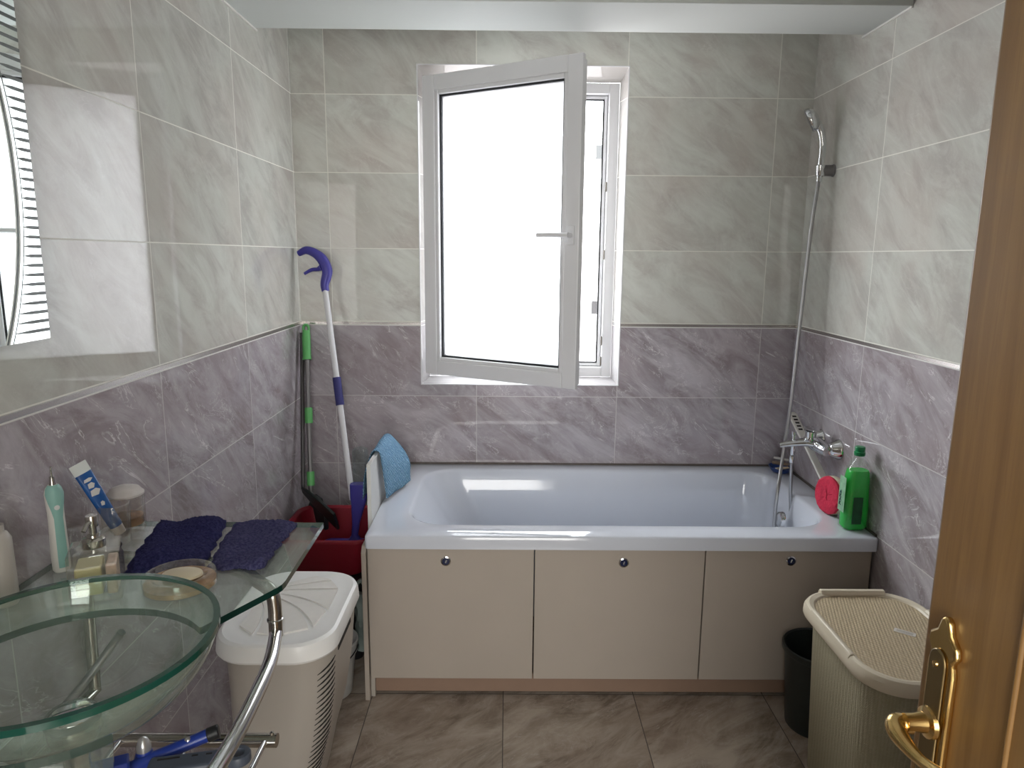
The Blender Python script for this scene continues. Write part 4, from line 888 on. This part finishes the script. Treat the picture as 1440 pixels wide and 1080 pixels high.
# toothpaste tube standing in the cup
tp = thing('toothpaste_tube', 'blue and white toothpaste tube standing tilted in the clear cup', 'toothpaste', (0.065, -1.645, ZV+0.014))
b0 = Vector((0.072, -1.592, ZV+0.036)); b1 = Vector((0.024, -1.620, ZV+0.174)); td = (b1-b0).normalized(); tn = Vector((0.75, -0.62, 0)); tn = (tn - td*tn.dot(td)).normalized(); ts = td.cross(tn)
def trings(segs, L0):
    return [[b0 + td*(t) + ts*(w_*math.cos(2*PI*k/20)) + tn*(d*math.sin(2*PI*k/20)) for k in range(20)] for t, w_, d in segs]
L_ = (b1-b0).length
bm = NB(); loft(bm, trings([(0.0, 0.0125, 0.012), (0.03, 0.0135, 0.010), (0.08, 0.0148, 0.007), (L_-0.022, 0.0158, 0.003)], 0)); obj('tube_sleeve', bm, pmat('tube_blue', (0.015, 0.09, 0.30), 0.25, noise=0.5, nscale=20), tp)
bm = NB(); loft(bm, trings([(L_-0.022, 0.0160, 0.0032), (L_-0.006, 0.0163, 0.0012), (L_, 0.0163, 0.001)], 0)); obj('tube_crimp', bm, m_tubew, tp)
bm = NB(); cpt = b0 - td*0.018
lathe(bm, cpt, [(0.0, 0), (0.011, 0.0), (0.012, 0.018)], 18, td); obj('tube_cap', bm, m_label, tp)
bm = NB()
for c0, w_, h_, sk in ((0.085, 0.010, 0.012, 0.3), (0.100, 0.007, 0.010, -0.2), (0.112, 0.009, 0.006, 0.1), (0.058, 0.004, 0.008, 0.2)):
    if c0 < L_-0.03:
        dloc = 0.011 + (0.003-0.011)*(c0-0.03)/(L_-0.052) + 0.0008
        prism(bm, [(-w_, -h_/2), (w_*0.3, -h_*0.7), (w_, 0), (w_*0.4, h_/2), (-w_*0.7, h_*0.4)], b0 + td*c0 + tn*dloc, ts, td, tn, 0.0008)
obj('tube_print', bm, m_label, tp)
# jar with lid
jr = thing('lidded_jar', 'clear acrylic jar with a domed pearl white lid near the wall', 'jar', (0.056, -1.520, ZV))
bm = NB(); lathe(bm, (0.056, -1.520, ZV), [(0.0, 0.0), (0.034, 0.0), (0.036, 0.004), (0.036, 0.074), (0.033, 0.075), (0.032, 0.014), (0.0, 0.012)], 40); obj('jar_body', bm, m_block, jr)
bm = NB(); lathe(bm, (0.056, -1.520, ZV), [(0.0, 0.013), (0.0315, 0.013), (0.0318, 0.03), (0.0, 0.035)], 30); obj('jar_contents', bm, m_amber, jr)
bm = NB(); lathe(bm, (0.056, -1.520, ZV), [(0.033, 0.0755), (0.0365, 0.077), (0.0365, 0.081), (0.034, 0.083), (0.028, 0.091), (0.015, 0.096), (0.0, 0.0975)], 40); obj('jar_lid', bm, m_pearl, jr)
# soap dispenser
sd = thing('soap_dispenser', 'square clear acrylic soap dispenser with a steel pump and pale yellow soap', 'dispenser', (0.155, -1.80, ZV))
rot = math.radians(24); ux = Vector((math.cos(rot), math.sin(rot), 0)); uy = Vector((-math.sin(rot), math.cos(rot), 0)); scn = Vector((0.160, -1.812, ZV))
bm = NB(); obox(bm, scn + Z_*0.0435, ux, uy, Z_, 0.039, 0.039, 0.0435); obj('dispenser_block', bm, m_block, sd, bevel=0.004, bsegs=3)
bm = NB(); obox(bm, scn - ux*0.010 + Z_*0.034, ux, uy, Z_, 0.020, 0.027, 0.025); obj('liquid_soap', bm, m_liquid, sd, bevel=0.003)
bm = NB(); obox(bm, scn + ux*0.024 + Z_*0.034, ux, uy, Z_, 0.008, 0.027, 0.027); obj('crystal_filling', bm, pmat('peach_crystals', (0.55, 0.42, 0.33), 0.3, noise=0.6, nscale=70), sd, bevel=0.003)
pz = scn + Z_*0.0875
bm = NB(); lathe(bm, pz, [(0.0175, 0), (0.0180, 0.002), (0.0180, 0.013), (0.0150, 0.016), (0.010, 0.017), (0.0095, 0.021), (0.0060, 0.022), (0.0060, 0.034), (0.0095, 0.036), (0.0100, 0.052), (0.009, 0.055), (0.0, 0.055)], 28)
tube(bm, [pz + Z_*0.046, pz + Z_*0.044 - uy*0.018 - ux*0.006, pz + Z_*0.036 - uy*0.026 - ux*0.010], [0.0045, 0.0040, 0.0038], 12); obj('pump', bm, m_chromed, sd)
# glass soap dish with soap
gd = thing('crystal_soap_dish', 'round clear acrylic soap dish with amber crystals in its base', 'dish', (0.298, -1.790, ZV))
dcx, dcy = 0.288, -1.784
bm = NB(); lathe(bm, (dcx, dcy, ZV), [(0.0, 0.0), (0.057, 0.0), (0.061, 0.003), (0.0615, 0.021), (0.059, 0.0255), (0.054, 0.0265), (0.047, 0.024), (0.040, 0.0175), (0.0, 0.0165)], 48); obj('dish_body', bm, m_block, gd)
bm = NB(); lathe(bm, (dcx, dcy, ZV), [(0.0, 0.0012), (0.057, 0.0012), (0.0592, 0.003), (0.0595, 0.0115), (0.0, 0.0125)], 48); obj('crystal_layer', bm, m_amber, gd)
bm = NB(); lathe(bm, (dcx+0.004, dcy+0.002, ZV+0.0175), [(0.0, 0.0), (0.026, 0.0), (0.032, 0.003), (0.031, 0.007), (0.022, 0.0095), (0.0, 0.0105)], 32, sx=1.1, sy=0.8)
tag(obj('soap_bar', bm, m_soap, origin=(dcx, dcy, ZV+0.0175)), 'oval cream soap lying in the round soap dish', 'soap')
# white bottle at the far left
bm = NB(); lathe(bm, (0.026, -1.850, ZV), [(0.0, 0.0), (0.018, 0.0), (0.020, 0.004), (0.019, 0.115), (0.014, 0.125), (0.010, 0.127), (0.010, 0.14), (0.0, 0.14)], 28)
tag(obj('lotion_bottle', bm, pmat('lotion_beige', (0.46, 0.43, 0.39), 0.35), origin=(0.026, -1.850, ZV)), 'pale lotion bottle at the left edge of the photo, standing by the wall', 'bottle')

# navy cloths
def cloth(name, corners, mat, lab, seed, lump=0.008, n=46):
    """corners: 4 world xy points (a,b,c,d) around; bilinear patch with terry lumps"""
    rnd = random.Random(seed); a, b, c, d = [Vector((*p, 0)) for p in corners]; ph = [rnd.uniform(0, 6) for _ in range(8)]
    bm = NB(); top, bot = [], []
    for i in range(n):
        rt, rb = [], []
        for j in range(n):
            s, t = i/(n-1), j/(n-1); p = a.lerp(b, s).lerp(d.lerp(c, s), t)
            ed = min(s, 1-s, t, 1-t)
            wob = 0.0045*math.sin(13*s+ph[0]) + 0.003*math.sin(29*t+ph[1]) + 0.0015*math.sin(60*(s+t)+ph[2])
            dirv = (Vector((p.x, p.y, 0)) - (a+b+c+d)/4); p = p + dirv.normalized()*wob*(1 if ed < 0.1 else ed and 0.1/ed*0.5)
            h = 0.008 + lump*(0.5+0.5*math.sin(5*s+3*t+ph[3]))*(0.5+0.5*math.sin(7*t-4*s+ph[4])) + 0.0028*rnd.random()
            h *= min(1, 0.35 + ed*9)
            rt.append(bm.verts.new((p.x + rnd.uniform(-.0012, .0012), p.y + rnd.uniform(-.0012, .0012), ZV+0.0012+h))); rb.append(bm.verts.new((p.x, p.y, ZV+0.0008)))
        top.append(rt); bot.append(rb)
    for i in range(n-1):
        for j in range(n-1):
            bm.faces.new((top[i][j], top[i+1][j], top[i+1][j+1], top[i][j+1])); bm.faces.new((bot[i][j], bot[i][j+1], bot[i+1][j+1], bot[i+1][j]))
    for i in range(n-1):
        bm.faces.new((top[i][0], bot[i][0], bot[i+1][0], top[i+1][0])); bm.faces.new((top[i][-1], top[i+1][-1], bot[i+1][-1], bot[i][-1]))
        bm.faces.new((top[0][i], top[0][i+1], bot[0][i+1], bot[0][i])); bm.faces.new((top[-1][i], bot[-1][i], bot[-1][i+1], top[-1][i+1]))
    return tag(obj(name, bm, mat, origin=((a+b+c+d)/4 + Z_*ZV), smooth=True, angle=80), lab, 'cloth')
cloth('terry_cloth', [(0.108, -1.482), (0.250, -1.486), (0.292, -1.700), (0.170, -1.752)], m_towel, 'dark navy terry cloth folded beside the lidded jar, left one of two', 3, 0.016)
cloth('terry_cloth', [(0.272, -1.486), (0.412, -1.488), (0.412, -1.712), (0.306, -1.718)], m_towel2, 'greyish navy terry cloth near the front edge of the glass counter, right one of two', 5, 0.011)

# things on the lower rack
RZ = 0.6152
rz = thing('razor', 'blue trimmer handle with a silver tip and black end on the lower rack', 'razor', (0.25, -1.86, RZ))
bm = NB(); tube(bm, smooth_path([(0.215, -1.90, RZ+0.012), (0.250, -1.87, RZ+0.014), (0.300, -1.838, RZ+0.020), (0.335, -1.822, RZ+0.028)], 6), 0.0115, 14); obj('razor_handle', bm, m_razor, rz)
bm = NB(); tube(bm, [(0.333, -1.823, RZ+0.0276), (0.352, -1.816, RZ+0.032)], 0.0125, 14); obj('razor_end', bm, m_black, rz, bevel=0.002)
bm = NB(); lathe(bm, (0.305, -1.836, RZ+0.029), [(0.007, 0), (0.006, 0.003), (0.0, 0.005)], 14); obj('razor_button', bm, m_silverp, rz)
cr = thing('blue_tube', 'upright blue tube with a silver cap among the items on the lower rack', 'tube', (0.235, -1.875, RZ))
bm = NB(); lathe(bm, (0.240, -1.862, RZ), [(0.0, 0), (0.018, 0.0), (0.018, 0.01), (0.012, 0.030)], 18); obj('tube_body', bm, m_razor, cr)
bm = NB(); lathe(bm, (0.240, -1.862, RZ+0.029), [(0.0125, 0), (0.0125, 0.008), (0.007, 0.022), (0.0, 0.026)], 18); obj('tube_cap', bm, m_silverp, cr)
gp = thing('grey_organizer', 'slate grey plastic holder with slots and a round hanging eye on the lower rack', 'holder', (0.32, -1.90, RZ))
bm = NB(); c0 = Vector((0.322, -1.882, RZ+0.014)); gx = Vector((0.98, 0.20, 0)).normalized(); gy = Vector((-0.20, 0.98, 0)).normalized()
obox(bm, c0, gx, gy, Z_, 0.062, 0.020, 0.012); o3 = obj('holder_body', bm, m_greyp, gp, bevel=0.006, bsegs=3)
bm = NB(); ec = c0 + gx*0.084 + Z_*0.006
lathe(bm, ec, [(0.021, -0.008), (0.021, 0.004), (0.019, 0.007), (0.011, 0.007), (0.010, 0.004), (0.010, -0.008)], 26); obj('hanging_eye', bm, m_greyp, gp)
bm = NB()
for a_, w_ in ((-0.03, 0.018), (0.012, 0.005), (0.035, 0.005)): obox(bm, c0 + gx*a_ + Z_*0.0122 + gy*0.008, gx, gy, Z_, w_, 0.0018, 0.0004)
obj('slot', bm, m_slot, o3)
pk = thing('blue_packet', 'blue and black printed packet standing on the lower rack', 'packet', (0.20, -1.90, RZ))
bm = NB(); obox(bm, (0.212, -1.93, RZ+0.028), Vector((0.9, 0.4, 0)).normalized(), Vector((-0.4, 0.9, 0)).normalized(), Z_, 0.035, 0.014, 0.028); obj('packet_box', bm, m_razor, pk, bevel=0.002)
bm = NB(); obox(bm, Vector((0.212, -1.93, RZ+0.028)) - Vector((-0.4, 0.9, 0)).normalized()*0.0145, Vector((0.9, 0.4, 0)).normalized(), Vector((-0.4, 0.9, 0)).normalized(), Z_, 0.020, 0.0006, 0.022); obj('packet_label', bm, m_black, pk)

cb = thing('clear_box', 'clear plastic box standing on the lower rack below the glass bowl', 'box', (0.17, -1.985, RZ))
bm = NB()
for x0, x1, y0, y1, z0, z1 in ((0.095, 0.222, -1.951, -1.949, 0, 0.130), (0.095, 0.222, -2.031, -2.029, 0, 0.130), (0.220, 0.222, -2.029, -1.951, 0, 0.130), (0.095, 0.097, -2.029, -1.951, 0, 0.130), (0.097, 0.220, -2.029, -1.951, 0, 0.002)):
    box(bm, x0, x1, y0, y1, RZ+z0, RZ+z1)
obj('box_wall', bm, m_block, cb, smooth=False)
bm = NB(); ringz = RZ+0.130
for x0, x1, y0, y1 in ((0.093, 0.224, -1.952, -1.948), (0.093, 0.224, -2.032, -2.028), (0.219, 0.224, -2.028, -1.952), (0.093, 0.098, -2.028, -1.952)): box(bm, x0, x1, y0, y1, ringz, ringz+0.003)
obj('box_rim', bm, m_label, cb, smooth=False)
